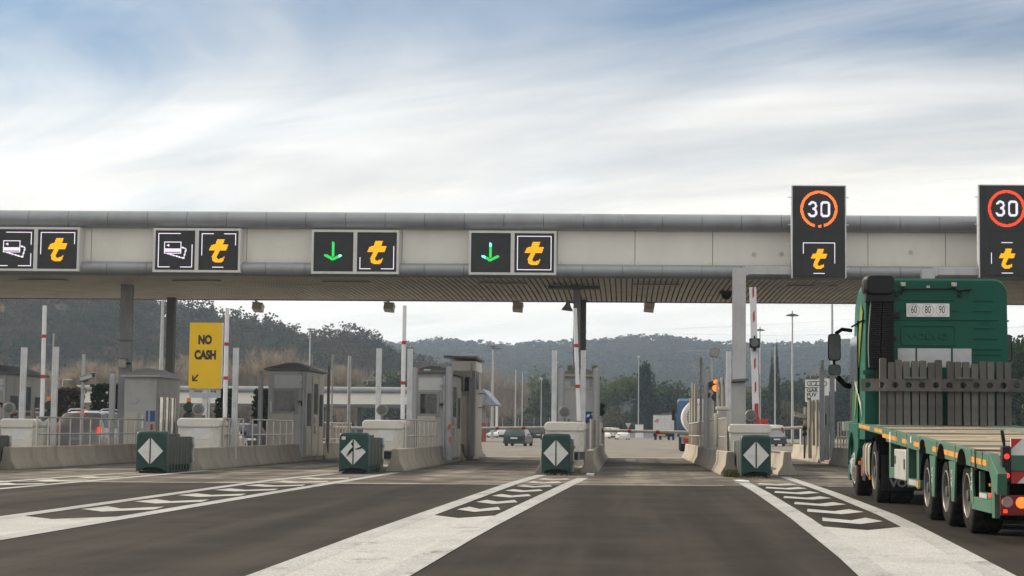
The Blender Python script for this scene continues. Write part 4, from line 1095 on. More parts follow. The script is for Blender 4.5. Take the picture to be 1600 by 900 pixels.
# ------------------------------------------------------------------ poles, cameras, signals on the islands
def thin_post(px, top, X, Y, lab, r=.05, mat=None, base=.14, grp='thin metal posts on the islands'):
    P = at(px, top, Y); b = MB(); b.tube([(0, 0, 0), (0, 0, P.z - base)], r, 10)
    o = b.build('metal_post', mat or galv(), loc=(P.x, Y, base)); tag(o, lab, 'post', grp); return o
def cam_post(px, top, pyc, Y, lab, dx):
    P = at(px, top, Y); C = at(px, pyc, Y)
    t = thing('camera_post', lab, 'camera', (P.x, Y, .14), group='cameras on posts')
    b = MB(); b.tube([(0, 0, 0), (0, 0, P.z - .14)], .055, 10); b.build('post', galv(), t)
    z = C.z - .14
    b = MB(); b.cb((0, 0, 0), (.17, .5, .13)); b.cb((0, -.05, .085), (.21, .62, .025)); h = b.build('housing', M('cctv_grey', (.45, .44, .42), .45), t, loc=(dx, -.1, z), rot=(math.radians(-12), 0, math.radians(62 if dx > 0 else -62)), bevel=.012)
    b = MB(); b.disc((0, -.255, 0), .05, .01, 'y', 14); b.build('lens', glass(), h)
    b = MB(); b.tube([(0, 0, z - .12), (dx, 0, z - .10)], .03); b.cb((0, 0, z - .12), (.16, .16, .06)); b.build('bracket', darkgrey(), t)
cam_post(131, 553.5, 590, 57, 'grey camera on a post above the roof of the silver SUV', .17)
cam_post(486.5, 554, 592, 71, 'grey camera pointing right on a post behind the first pale booth', .25)
thin_post(546.5, 556, 0, 76, 'bare metal post right of the camera behind the first booth', .07)
thin_post(514, 573, 0, 70.6, 'short dark post touching the back of the first pale booth', .06, darkgrey())
thin_post(520, 554, 0, 72.5, 'slim metal post left of the camera post behind the first booth', .035)
thin_post(84, 521, 0, 57, 'very slim pole behind the fluted post near the silver SUV', .03)
thin_post(1095.5, 558.5, 0, 66, 'slim metal post left of the thick post with the lit signal', .055)
thin_post(1083, 597, 0, 74, 'short cream post on the island edge right of the tanker', .06, cream())
thin_post(1087.5, 600, 0, 72, 'short cream post second from the tanker', .06, cream())
thin_post(1079, 622, 0, 77.5, 'short slim post just right of the tanker cab', .05, cream())
thin_post(1185, 585, 0, 60, 'slim grey post hidden behind the wide red and white arm', .06)
# electrical box on the front column
P = at(191.5, 568, 63.7); t = thing('junction_box', 'small cream box on the front roof column', 'box', P)
b = MB(); b.cb((0, 0, 0), (.26, .2, .30)); b.build('case', cream(), t, bevel=.015)
b = MB(); b.tube([(-.18, 0, 0), (.3, 0, 0)], .03); b.cb((.05, 0, .16), (.2, .2, .02)); b.build('bracket', black(), t)
# signals: amber lamp over a two lobed housing seen from behind
def signal(px, ytop, Y, lab, lit, s=1.0, zb_=.14, back=True):
    P = at(px, ytop, Y); t = thing('lane_signal', lab, 'signal', (P.x, Y, zb_), group='amber lamps over lane signals'); h = P.z - zb_
    b = MB(); b.lathe([(h - .13 * s, .065 * s), (h - .02 * s, .065 * s), (h, .045 * s)], (0, 0, 0), 'z', 14); b.build('amber_lamp', orangelit() if lit else amber(), t)
    b = MB(); b.lathe([(h - .16 * s, .07 * s), (h - .13 * s, .07 * s)], (0, 0, 0), 'z', 14)
    for k in range(2):
        z = h - (.30 + .30 * k) * s
        b.lathe([(-.16 * s, .13 * s), (.10 * s, .15 * s), (.16 * s, .07 * s)], (0, 0, z), 'y', 18)
    b.cb((0, .04, h - .45 * s), (.12 * s, .14 * s, .6 * s)); b.build('housing', M('signal_dark', (.022, .03, .024), .4), t)
    b = MB(); b.tube([(0, .05, 0), (0, .05, h - .7 * s)], .04); b.build('pole', darkgrey(), t)
    if lit:
        b = MB(); b.lathe([(-.175 * s, .115 * s), (-.168 * s, .12 * s)], (0, 0, h - .30 * s), 'y', 20); b.build('lit_lens', orangelit(), t)
    return t
signal(77.5, 620, 56.5, 'dark lane signal with amber lamp left of the silver SUV', False, .95)
signal(295, 621.5, 56.5, 'dark lane signal with amber lamp below the NO CASH board', False, 1.0)
signal(1118, 593.5, 57.1, 'lane signal with glowing orange lens beside the floodlight mast', True, .9)
signal(1257, 661, 70, 'low amber lamp at the tip of the lowered arm left of the green truck', False, .7)
P = at(939, 634, 72); t = thing('traffic_light', 'black traffic light seen from the side at the right of the central cabin', 'traffic light', (P.x, 72, .14)); h = P.z - .14
b = MB(); b.bx(-.07, .07, .0, .14, h - .4, h + .1)
for z in (-.02, -.26): b.lathe([(-.16, .11), (.02, .11), (.05, .06)], (.06, 0, h + z), 'y', 14)
b.build('housing', black(), t, bevel=.01); b = MB(); b.tube([(0, .07, 0), (0, .07, h - .35)], .04); b.build('pole', galv(), t)
# floodlight mast on island 4
P = at(1111.5, 548, 64); t = thing('floodlight_mast', 'slim pale mast with a tilted square floodlight left of the tall pale post', 'lamp', (P.x, 64, .14)); h = P.z - .14
b = MB(); b.tube([(0, 0, 0), (0, 0, h)], .06, 10); b.tube([(0, 0, h), (0, 0, h + .1)], .03); b.build('mast', alu(), t)
b = MB(); b.prism([(-.02, -.22), (.30, -.24), (.36, .06), (.0, .08)], 'y', -.12, .12); f = b.build('floodlight', M('flood_grey', (.42, .41, .38), .5), t, loc=(-.05, -.05, h), bevel=.01)
b = MB(); b.prism([(.03, -.19), (.28, -.205), (.33, .03), (.05, .045)], 'y', -.126, -.121); b.build('lamp_glass', M('flood_glass', (.62, .62, .58), .2), f)
# cabinet and boxes on island 4
XL4 = XR[4] - WID
t = thing('machine_cabin', 'grey angled machine cabin behind the lit signal', 'cabin', (3.35, 57.5, .14))
b = MB(); b.prism([(-.55, 0), (.5, 0), (.5, 2.6), (-.35, 2.55), (-.55, 2.35)], 'y', 0, 6.4); b.build('body', m_bwall, t, bevel=.02)
b = MB(); b.prism([(-.5, 2.56), (.6, 2.64), (.6, 2.72), (-.58, 2.62)], 'y', -.15, 6.5); b.build('roof', m_broof, t)
b = MB()
for k in range(3): b.disc((-.5, 1.2 + k * .9, 2.2), .08, .16, 'x', 12)
b.build('sensor', black(), t); b = MB(); b.bx(-.62, -.555, 3.2, 3.9, 1.4, 1.7); b.build('dark_panel', black(), t)
P = at(1128.5, 646, 53.5); t = thing('control_box', 'cream capped control box on the railing left of the tall pale post', 'box', (P.x, 53.5, .14)); h = P.z - .14 + .1
b = MB(); b.bx(-.15, .15, -.2, .3, .3, h); b.bx(-.19, .19, -.25, .35, h, h + .1); b.bx(-.25, -.16, -.2, .2, .6, h - .1); b.build('case', cream(), t, bevel=.02); b = MB(); b.bx(-.12, .12, -.21, -.2, .5, h - .05); b.bx(-.1, .1, -.1, .2, 0, .3); b.build('front_plate', greypaint(), t)
t = thing('louvred_screen', 'tall cream louvred panels standing between lit signal and tall pale post', 'panel', (2.85, 54.4, .14))
b = MB(); b.bx(-.05, .0, 0, .5, 0, 2.55); b.bx(.06, .12, 0, .5, 0, 2.65); b.bx(.18, .22, 0, .5, 0, 2.62); b.build('panel', cream(), t, bevel=.01)
# lowered arms at the exits
def low_arm(p0, p1, Y, bands, lab, piv):
    A, B = at(*p0, Y), at(*p1, Y); d = B - A
    t = thing('lowered_barrier', lab, 'barrier', (A.x, Y, .14), group='lowered barrier arms at the lane exits'); z = A.z - .14
    b = MB(); b.tube([(0, 0, z), (d.x, 0, z + d.z)], .062, 12); b.build('pole', M('arm_grey', (.50, .48, .44), .4, var=.05, dirt=.2), t)
    for u in bands:
        b = MB(); b.tube([(d.x * (u - .02), 0, z + d.z * (u - .02)), (d.x * (u + .02), 0, z + d.z * (u + .02))], .067, 12); b.build('red_band', redm(), t)
    q = 0 if piv == 'L' else d.x; zz = z if piv == 'L' else z + d.z
    b = MB(); b.bx(q - .18, q + .18, .1, .6, 0, z + .12); b.build('drive_box', galv(), t, bevel=.02)
    b = MB(); b.bx(q - .12, q + .12, -.09, .1, zz - .09, zz + .09); b.build('pivot', black(), t, bevel=.01)
low_arm((728, 669.5), (857, 668.5), 75, (.38, .70), 'lowered grey arm with two red bands left of the central island, above the green car', 'L')
low_arm((938, 672.5), (1076, 675.5), 75, (.33, .65), 'lowered grey arm with two red bands right of the central island', 'L')
low_arm((517, 667.5), (566, 669), 77, (.62,), 'lowered grey arm behind the torn diamond cushion', 'L')
low_arm((1195, 671), (1258, 667.5), 77, (.43,), 'lowered white arm left of the green truck, with one red band in view', 'R')
# island 5 behind the truck
t = thing('gate_frame', 'grey steel gate frame with a closed panel behind the truck mirror', 'gate', (7.75, 65.2, .1))
P = at(1281, 578, 65.2); Q = at(1304, 578, 65.2); h = P.z - .1; x0, x1 = P.x - 7.75, Q.x - 7.75
b = MB(); b.bx(x0, x0 + .16, 0, .2, 0, h); b.bx(x1 - .16, x1, 0, .2, 0, h + .06); b.bx(x0 + .161, x1 - .161, 0, .2, h - .2, h); b.build('frame', galv(), t, bevel=.01)
b = MB(); b.bx(x0 + .18, x1 - .2, .05, .1, .05, h * .72); b.build('panel', M('gate_panel', (.36, .37, .38), .4, .3, dirt=.3), t)
b = MB(); b.tube([(x0 + .22, .02, h * .4), (x0 + .22, .02, h * .52)], .02); b.build('handle', black(), t)
t = thing('glazed_shelter', 'grey glazed wall panels beside the truck cab mirror', 'shelter', (8.35, 62, .1))
b = MB(); b.bx(-.55, -.47, 0, .08, 0, 2.75); b.bx(-.05, .02, 0, .08, 0, 2.7); b.bx(.55, .63, 0, .08, 0, 2.7); b.bx(-.469, .549, 0.01, .07, 2.62, 2.7); b.build('frame', M('frame_brown', (.20, .18, .15), .5), t)
b = MB(); b.bx(-.46, -.06, .03, .045, .9, 2.6); b.bx(.03, .54, .03, .045, .9, 2.6); b.build('pane', M('shelter_glass', (.20, .20, .19), .25), t)
b = MB(); b.bx(-.46, -.06, .02, .06, .1, .89); b.bx(.03, .54, .02, .06, .1, .89); b.build('lower_panel', m_bpanel, t)
for k, (px, top) in enumerate(((1266, 625), (1271.5, 625), (1277, 624.5), (1264, 624))):
    thin_post(px, top, 0, 70 + (k % 2) * 2, ['cream upright, second of four left of the gate frame', 'cream upright, third of four left of the gate frame', 'cream upright touching the gate frame', 'cream upright, outermost of four left of the gate frame'][k], .06, cream(), .14, 'cream uprights left of the gate frame')
thin_post(1285, 563, 0, 68, 'dark metal post rising above the gate frame', .07)
t = MB(); t.prism([(70, 0), (76, 0), (76, .5), (73.5, 1.9), (73, 1.9), (70.5, .5)], 'x', -.2, .2); o = t.build('concrete_ramp', concrete(), loc=(7.95, 0, .1), bevel=.02); tag(o, 'sloping concrete wedge at the back of the truck side island', 'barrier')
cam_post(1258, 636, 650, 74, 'low grey camera pointing left beside the concrete wedge', -.22)
# lit weeds, litter
b = MB(); r = random.Random(4)
def tuft(b, x, y, n, R, h):
    for k in range(n):
        a = r.uniform(0, 6.28); q = R * math.sqrt(r.random()); px_, py_ = x + q * math.cos(a), y + q * math.sin(a)
        L2 = h * r.uniform(.4, 1); ta = r.uniform(0, 6.28); lx, ly = math.cos(ta) * L2 * .5, math.sin(ta) * L2 * .5; wx, wy = -math.sin(ta) * .012, math.cos(ta) * .012
        b.add([(px_ - wx, py_ - wy, 0), (px_ + wx, py_ + wy, 0), (px_ + lx * .5 + wx, py_ + ly * .5 + wy, L2 * .7), (px_ + lx, py_ + ly, L2)], [(0, 1, 2), (0, 2, 3)])
tuft(b, 2.72, 45.6, 200, .2, .22); tuft(b, 3.2, 44.7, 200, .5, .06); tuft(b, -1.6, 46.35, 160, .45, .07)
o = b.build('grass_tuft', M('dry_grass', (.10, .095, .03), .8, var=.4, scale=9), smooth=False); tag(o, 'dry grass growing round the crash cushion feet', 'grass', kind='stuff')
for px, py, s, lab in ((922, 742, .12, 'scrap of white litter by the right foot of the central island'), (1159, 753.5, .19, 'flat pale litter before the cushion with the grass tuft')):
    P = gp(px, py, .02); b = MB(); b.prism([(-s, -s * .5), (s * .7, -s * .6), (s, s * .4), (-.4 * s, s * .6)], 'z', 0, .05); o = b.build('litter', white(), loc=(P.x, P.y, .008), rot=(.1, .05, .3)); tag(o, lab, 'litter')

# ------------------------------------------------------------------ the green flatbed truck
m_green = M('truck_green', (0.001, 0.088, 0.056), 0.42, var=.08, scale=1.5, dirt=.40, streak=1, dirt_col=(.014, .058, .042), coat=.05, spec=.25)
m_tgreen = M('trailer_green', (0.035, 0.115, 0.072), 0.5, var=.12, scale=3, dirt=.45, dirt_col=(.10, .10, .075), streak=1)
m_wood = M('deck_planks', (0.33, 0.265, 0.185), 0.8, isl=.28, var=.28, scale=4, dirt=.5, dirt_col=(.09, .08, .065), stretch=(.4, 3, 1))
m_deckg = M('deck_green', (0.12, 0.15, 0.115), 0.7, var=.2, scale=3, dirt=.5, dirt_col=(.14, .12, .09))
m_stake = M('stake_grey', (0.115, 0.108, 0.098), 0.75, rnd=.28, var=.25, scale=5, dirt=.5, dirt_col=(.055, .05, .045), streak=1)
m_chas = M('chassis_black', (.005, .005, .005), .75, var=.3, spec=.0)
m_yel = M('reflective_orange', (.62, .27, .02), .4, var=.12, scale=9, dirt=.5, dirt_col=(.25, .17, .09))
m_refw = M('reflective_red', (.42, .02, .02), .4, var=.12, dirt=.2)
truck = thing('flatbed_truck', 'green flatbed semi truck with grey stakes behind the cab and a 60 80 90 plate', 'truck', (3.795, 18.6, 0), -0.0236)
def ztop(y): return .905 + (1.305 - .905) * (y + .2) / 13.05       # top of the side rail, which falls towards the rear
# --- wheels
def wheel(x, y, r, w, lx, steer=0.0, deep=.11, white_rim=False, name='wheel', dual=False):
    """lx = -1: outer side faces left"""
    e = bpy.data.objects.new(name, None); COL.objects.link(e); e.parent = truck; e.location = (x, y, r); e.rotation_euler = (0, 0, steer)
    s = -lx; rr = r * .57
    b = MB(); prof = [(0.03, rr), (0.0, rr + .03), (.0, r * .86), (.02, r * .95), (.055, r), (w * .32, r), (w * .34, r - .012), (w * .37, r - .012), (w * .39, r), (w * .61, r), (w * .63, r - .012), (w * .66, r - .012), (w * .68, r), (w - .05, r), (w - .015, r * .95), (w, r * .86), (w, rr)]
    b.lathe([(t * s, q) for t, q in prof], (0, 0, 0), 'x', 40, caps=False); ty = b.build('tyre', rubber(), e)
    b = MB(); b.lathe([(.004 * s, rr + .006), (-.004 * s, rr - .006), (.02 * s, rr - .022), (deep * s, rr - .05), (deep * s + .03 * s, rr * .62), (deep * s - .03 * s, rr * .52), (deep * s - .05 * s, rr * .3), (-.0 * s, rr * .26), (-.01 * s, .005)], (0, 0, 0), 'x', 32, caps=False)
    for k in range(10):
        a = k * math.pi / 5; c = (deep * s, math.cos(a) * rr * .68, math.sin(a) * rr * .68); b.tube([(c[0] + .02 * s, c[1], c[2]), (c[0] - (.02 if white_rim else .05) * s, c[1], c[2])], .022, 6)
    b.build('rim', rimm() if not white_rim else M('rim_pale', (.42, .42, .40), .35, .3, dirt=.3, scale=7), e)
    b = MB(); b.lathe([(-.002 * s, rr - .002), (-.006 * s, rr + .004), (-.002 * s, rr + .014), (.01 * s, rr + .012)], (0, 0, 0), 'x', 36, caps=False)
    b.build('rim_lip', M('rim_lip', (.26, .245, .22), .4, .5, dirt=.4, scale=7), e)
    return e
for y in (1.88, 3.42, 5.0):
    wheel(.06, y, .425, .36, -1); wheel(2.44, y, .425, .36, 1)
for x, s in ((.03, -1), (2.45, 1)):
    wheel(x, 10.75, .515, .60, s, deep=.12); wheel(x + .03 * -s, 14.12, .515, .32, s, deep=-.03, white_rim=True)
b = MB()
for y in (1.88, 3.42, 5.0): b.tube([(.3, y, .42), (2.2, y, .42)], .07)
b.tube([(.3, 10.75, .5), (2.2, 10.75, .5)], .1); b.bx(.75, .95, .4, 9.6, .5, .78); b.bx(1.55, 1.75, .4, 9.6, .5, .78); b.bx(.8, .92, 9.5, 15, .62, .92); b.bx(1.58, 1.7, 9.5, 15, .62, .92)
b.bx(.4, 2.1, 0.2, 5.8, .62, .74); b.bx(.7, 1.8, 12.3, 14.6, .35, .95); b.bx(.3, 2.2, 9.7, 12.2, .94, 1.06)
b.build('chassis', m_chas, truck)
# --- deck
def slope_box(b, x0, x1, y0, y1, da, db, n=1):
    """a box whose faces follow the slope of the deck; da, db: below the rail top"""
    vs = []
    for d in (da, db):
        for y in (y0, y1):
            for x in (x0, x1): vs.append((x, y, ztop(y) - d))
    b.add(vs, [(0, 2, 3, 1), (4, 5, 7, 6), (0, 1, 5, 4), (2, 6, 7, 3), (0, 4, 6, 2), (1, 3, 7, 5)])
b = MB(); rr = random.Random(5); y = .05; wood = []
while y < 12.4:
    L2 = .19; slope_box(b, .12, 1.0, y, y + L2 - .012, .05, .012 + rr.uniform(0, .008)); slope_box(b, 1.01, 1.9, y, y + L2 - .012, .05, .012 + rr.uniform(0, .008)); y += L2
b.build('deck', m_wood, truck, smooth=False)
b = MB(); slope_box(b, .10, 2.4, 0.0, 12.5, .12, .052); slope_box(b, 1.905, 2.38, 0.02, 12.45, .05, .006); slope_box(b, .115, 1.2, 10.9, 12.45, .051, .004)
for y in (2.6, 4.2, 7.2, 9.4): slope_box(b, .115, 1.904, y, y + .16, .05, .003)
b.build('deck_plate', m_deckg, truck, smooth=False)
# --- side rails with reflective strips
for x0, x1, nm in ((0.0, .10, 'l'), (2.40, 2.50, 'r')):
    b = MB()
    ys = [0.15, 1.25, 2.35, 3.75, 5.25, 6.6, 7.7, 8.95]
    for a, c in zip(ys, ys[1:]): slope_box(b, x0, x1, a + .012, c - .012, .185, 0)
    slope_box(b, x0, x1, 8.96, 9.35, .135, 0); slope_box(b, x0, x1, 9.36, 12.85, .10, 0)
    slope_box(b, x0 + .008, x1 - .008, .16, 12.8, .09, .012)
    b.prism([(.14, ztop(.14)), (.14, ztop(.14) - .19), (-.10, .55), (-.30, .5), (-.33, .72)], 'x', x0, x1)
    rl = b.build('side_rail', m_tgreen, truck, bevel=.004)
    xo = -.0035 if nm == 'l' else 2.5; b = MB(); r = random.Random(3)
    y = .3
    while y < 12.75:
        L2 = r.uniform(.42, .62); a, c = y, min(y + L2, 12.78); gap = r.random() < .16
        off = .135 if y < 8.9 else .075; hgt = .062 if y < 8.9 else .055
        if not gap:
            b = MB(); slope_box(b, xo, xo + .0035, a, c, off, off - hgt); b.build('reflective_strip', m_yel, rl, smooth=False)
        y += L2 + .035
    for y in (.55, 1.25, 2.35, 3.75, 5.25, 6.6, 7.7):
        b = MB(); b.bx(xo - .004, xo + .0075, y - .035, y + .035, ztop(y) - .155, ztop(y) + .004); b.build('lashing_point', m_stake, rl)
    b = MB(); y = 8.35; b.bx(xo - .003, xo, y, y + .1, ztop(y) - .175, ztop(y) - .02); y = 6.05; b.bx(xo - .003, xo, y, y + .1, ztop(y) - .1, ztop(y) - .01); b.build('tape_cross', m_refl, rl)
b = MB(); slope_box(b, .10, 2.4, 12.55, 12.85, .14, -.02); slope_box(b, .10, 2.4, -.16, .02, .16, .0); slope_box(b, .1, 2.4, 9.0, 9.1, .4, .125); slope_box(b, .02, 2.48, 12.3, 12.52, .1, -.05)
b.build('cross_beam', m_tgreen, truck, bevel=.005)
b = MB(); b.tube([(-.012, .9, .42 + .31), (-.012, .93, ztop(.9) + .012), (.4, .6, ztop(.6) + .012), (1.4, .2, ztop(.2) + .04)], .012, 6); b.build('lashing_strap', M('strap_brown', (.12, .05, .04), .8), truck)
# --- arches, brackets between the wheels, mudguards
b = MB(); 
for yc in (1.88, 3.42, 5.0):
    R = .47; pts_o = [(yc + R * math.cos(a), .425 + R * math.sin(a)) for a in [math.pi * k / 12 for k in range(13)]]; pts_i = [(yc + (R - .02) * math.cos(a), .425 + (R - .02) * math.sin(a)) for a in [math.pi * k / 12 for k in range(13)]]
    b.prism(pts_o + pts_i[::-1], 'x', .03, .62); b.prism(pts_o + pts_i[::-1], 'x', 1.88, 2.47)
    n = 10; sl_o = [(yc + .30 * math.cos(a), ztop(yc) - .2 + .185 * math.sin(a)) for a in [math.pi * k / n for k in range(n + 1)]]
    b.prism(sl_o, 'x', -.006, .12); b.prism(sl_o, 'x', 2.38, 2.506)
b.build('wheel_arch', m_chas, truck)
for k, (ya, yb) in enumerate(((2.36, 2.86), (3.92, 4.42), (.78, 1.32))):
    for x0, x1 in ((.005, .03), (2.47, 2.495)):
        zt = ztop(ya) - .186; b = MB()
        if k < 2: b.prism([(ya, zt), (yb, zt), (yb - .12, .50), (yb - .2, .33), (ya + .12, .33), (ya + .08, .50)], 'x', x0, x1)
        else: b.prism([(1.32, zt), (1.22, zt), (1.14, .36), (1.30, .36)], 'x', x0, x1)
        br = b.build('mudguard', m_tgreen, truck, bevel=.003)
        if x0 < 1:
            text('ALS', .13, M('letter_pale', (.45, .5, .45), .6), br, 'lettering', (.002, (ya + yb) / 2 if k < 2 else 1.235, .60), rot=(math.pi / 2, math.radians(-90), math.radians(-90)), sx=1.0)
b = MB(); b.bx(.01, .09, .0, .78, .44, .50); b.bx(.01, .08, .0, 1.3, .30, .437); b.bx(.01, .09, .02, .09, .3, ztop(0) - .19); b.bx(.02, .08, .82, .86, .35, .72)
b.bx(.005, .06, -.12, .02, .26, .62); b.build('rear_bracket', m_tgreen, truck, bevel=.004)
b = MB(); b.bx(0.0, .012, .30, .75, .445, .495); b.build('bracket_plate', galv(), truck)
# --- front frame: posts, toolbox, side underrun
b = MB(); b.bx(.02, .14, 8.55, 8.72, .45, ztop(8.6) - .13); b.build('underrun_post', m_tgreen, truck, bevel=.006); b = MB(); b.bx(.02, .14, 5.5, 5.72, .38, ztop(5.6) - .18); b.bx(.02, .14, 6.55, 6.70, .4, ztop(6.6) - .18); b.bx(.02, .12, 5.4, 6.56, .40, .50); b.build('underrun_frame', m_tgreen, truck, bevel=.006); b = MB(); b.bx(.02, .12, 8.0, 8.54, .46, .62); b.build('underrun_rail', m_tgreen, truck, bevel=.006)
b = MB(); b.bx(.005, .6, 6.72, 7.98, .46, .895); tb = b.build('toolbox', M('toolbox_grey', (.40, .40, .39), .45, .3, var=.08, dirt=.35), truck, bevel=.012)
b = MB(); b.bx(-.006, .004, 6.80, 6.90, .62, .76); b.bx(-.006, .004, 7.80, 7.88, .68, .80); b.build('latch', M('latch', (.12, .12, .12), .4, .4), tb)
b = MB(); b.bx(.016, .12, 5.55, 5.75, .402, .49); b.build('side_reflector', m_yel, truck); b = MB(); b.bx(.01, .019, 5.74, 6.45, .42, .49); b.build('step_plate', galv(), truck)
b = MB(); b.tube([(.55, 8.9, .72), (.55, 7.9, .72)], .19, 16); b.tube([(.3, 9.0, .95), (.28, 8.95, .55), (.35, 8.9, .42)], .075, 10); b.build('air_tank', M('tank_red', (.26, .05, .045), .5, dirt=.3), truck)
# --- rear: board, lamps
b = MB(); b.bx(.175, .62, -.14, -.11, .62, 1.075); bd = b.build('hazard_board', m_refl, truck)
b = MB(); 
def clip_stripe(c0, c1):
    x0, x1, z0, z1 = .175, .62, .62, 1.075
    pts = []
    for q in (c0, c1):
        pass
    poly = [(x0, z0), (x1, z0), (x1, z1), (x0, z1)]
    for sgn, c in ((1, c0), (-1, c1)):
        out = []
        for i in range(len(poly)):
            p, q = poly[i], poly[(i + 1) % len(poly)]
            fp = sgn * ((p[1] - p[0] * .95) - c); fq = sgn * ((q[1] - q[0] * .95) - c)
            if fp >= 0: out.append(p)
            if fp * fq < 0: t = fp / (fp - fq); out.append((p[0] + t * (q[0] - p[0]), p[1] + t * (q[1] - p[1])))
        poly = out
        if len(poly) < 3: return None
    return poly
for c0 in (-.08, .32, .72, -.48):
    p = clip_stripe(c0 + .08, c0 + .26)
    if p: b.prism(p, 'y', -.1445, -.1405)
b.build('red_stripe', m_refw, bd, smooth=False)
b = MB(); b.bx(1.9, 2.33, -.14, -.11, .62, 1.075); b.build('hazard_board', m_refl, truck)
for x in (.075, 2.30):
    b = MB(); b.bx(x, x + .095, -.18, -.08, .62, 1.0); b.bx(x + .02, x + .08, -.15, -.08, .45, .62); lb = b.build('lamp_column', black(), truck, bevel=.015)
    for z in (.895, .70):
        b = MB(); b.lathe([(-.192, .020), (-.18, .028)], (x + .05, 0, z), 'y', 16); b.build('lit_lamp', redlit(), lb)
b = MB(); b.tube([(.11, -.13, 1.0), (.10, -.14, 1.06), (.085, -.14, 1.16)], [.012, .02, .018], 8); b.build('marker_horn', black(), truck)
b = MB(); b.bx(1.88, 2.45, -.2, -.1, .29, .50); b.build('rear_lamp_panel', redlens(), truck, bevel=.01); b = MB(); b.bx(.05, .62, -.2, -.1, .29, .50); rl = b.build('rear_lamp_panel', redlens(), truck, bevel=.01)
b = MB(); b.lathe([(-.225, .04), (-.20, .058)], (.265, 0, .425), 'y', 20); b.build('lit_lamp', M('lit_indicator', (.6, .1, .02), .3, emit=(1, .10, .015), es=2.2), rl)
b = MB(); b.lathe([(-.215, .05), (-.20, .06)], (.12, 0, .43), 'y', 20); b.build('lamp_lens', M('clear_lens', (.38, .24, .22), .2), rl)
b = MB(); b.bx(.08, .12, -.206, -.2, .32, .355); b.build('lit_reflector', redlit(), rl)
b = MB(); b.bx(.0, .03, .06, .14, .47, .51); b.build('side_lamp', redlit(), truck); b = MB(); b.bx(.0, .03, .15, .19, .47, .51); b.bx(.0, .03, .1, .16, .58, .61); b.build('side_marker', amber(), truck)
b = MB(); b.bx(.1, 2.4, -.10, .3, .24, .45); b.bx(.15, 2.35, -.09, -.05, .5, ztop(0) - .16); b.build('rear_bumper', m_chas, truck)
# --- tractor: tank, guards, lamps, flap
b = MB()
b.loft([[(x, y, z) for x, z in rrect(.06, .62, .36, .98, .12)] for y in (11.35, 12.75)]); b.build('fuel_tank', M('tank_beige', (.38, .36, .30), .4, .35, dirt=.35), truck)
b = MB()
for y in (11.6, 12.05, 12.5): b.loft([[(x, yy, z) for x, z in rrect(.05, .63, .35, .99, .125)] for yy in (y, y + .05)])
b.bx(.1, .55, 12.76, 13.2, .3, 1.02); b.bx(.06, .5, 11.0, 11.34, .9, 1.0); b.build('tank_strap', black(), truck)
b = MB(); R = .57; pts_o = [(10.75 + R * math.cos(a), .515 + R * math.sin(a)) for a in [math.pi * (k / 12 - .12) for k in range(12)]]; pts_i = [(10.75 + (R - .025) * math.cos(a), .515 + (R - .025) * math.sin(a)) for a in [math.pi * (k / 12 - .12) for k in range(12)]]
b.prism(pts_o + pts_i[::-1], 'x', 1.86, 2.48); b.build('drive_mudguard', m_chas, truck); b = MB(); b.prism(pts_o + pts_i[::-1], 'x', .02, .64); b.bx(.03, .2, 10.08, 10.2, .4, .95); b.build('drive_mudguard', m_chas, truck)
b = MB(); b.bx(1.8, 2.44, 9.98, 10.0, .22, .78); b.build('mudflap', black(), truck); b = MB(); b.bx(.06, .7, 9.98, 10.0, .22, .78); mf = b.build('mudflap', black(), truck)
text('VOLVO', .17, M('flap_white', (.25, .25, .25), .6), mf, 'lettering', (.50, 9.978, .335), sx=1.1, bold=.008, align='CENTER')
b = MB(); b.prism([(.24, .48), (.50, .48), (.50, .68), (.24, .68)], 'y', 9.962, 9.975); o = b.build('tail_reflector', redlens(), truck); b = MB(); b.prism([(.26, .485), (.50, .485), (.50, .64)], 'y', 9.956, 9.961); b.build('yellow_triangle', M('tri_yellow', (.6, .35, .03), .4), o)
b = MB(); b.bx(.28, .42, 9.99, 10.04, .80, 1.1); tl = b.build('lamp_bracket', m_chas, truck)
for z in (1.03, .82):
    b = MB(); b.lathe([(9.975, .03), (9.99, .04)], (.35, 0, z), 'y', 16); b.build('lit_lamp', redlit(), tl)
b = MB(); b.bx(.0, .04, 12.8, 12.9, .58, .64); b.bx(0, .04, 11.2, 11.3, .36, .42); b.build('side_marker', amber(), truck)
b = MB(); b.tube([(.12, 12.95, .38), (.12, 12.95, .7)], .07, 10); b.build('air_filter', M('tank_red', (.26, .05, .045), .5), truck)
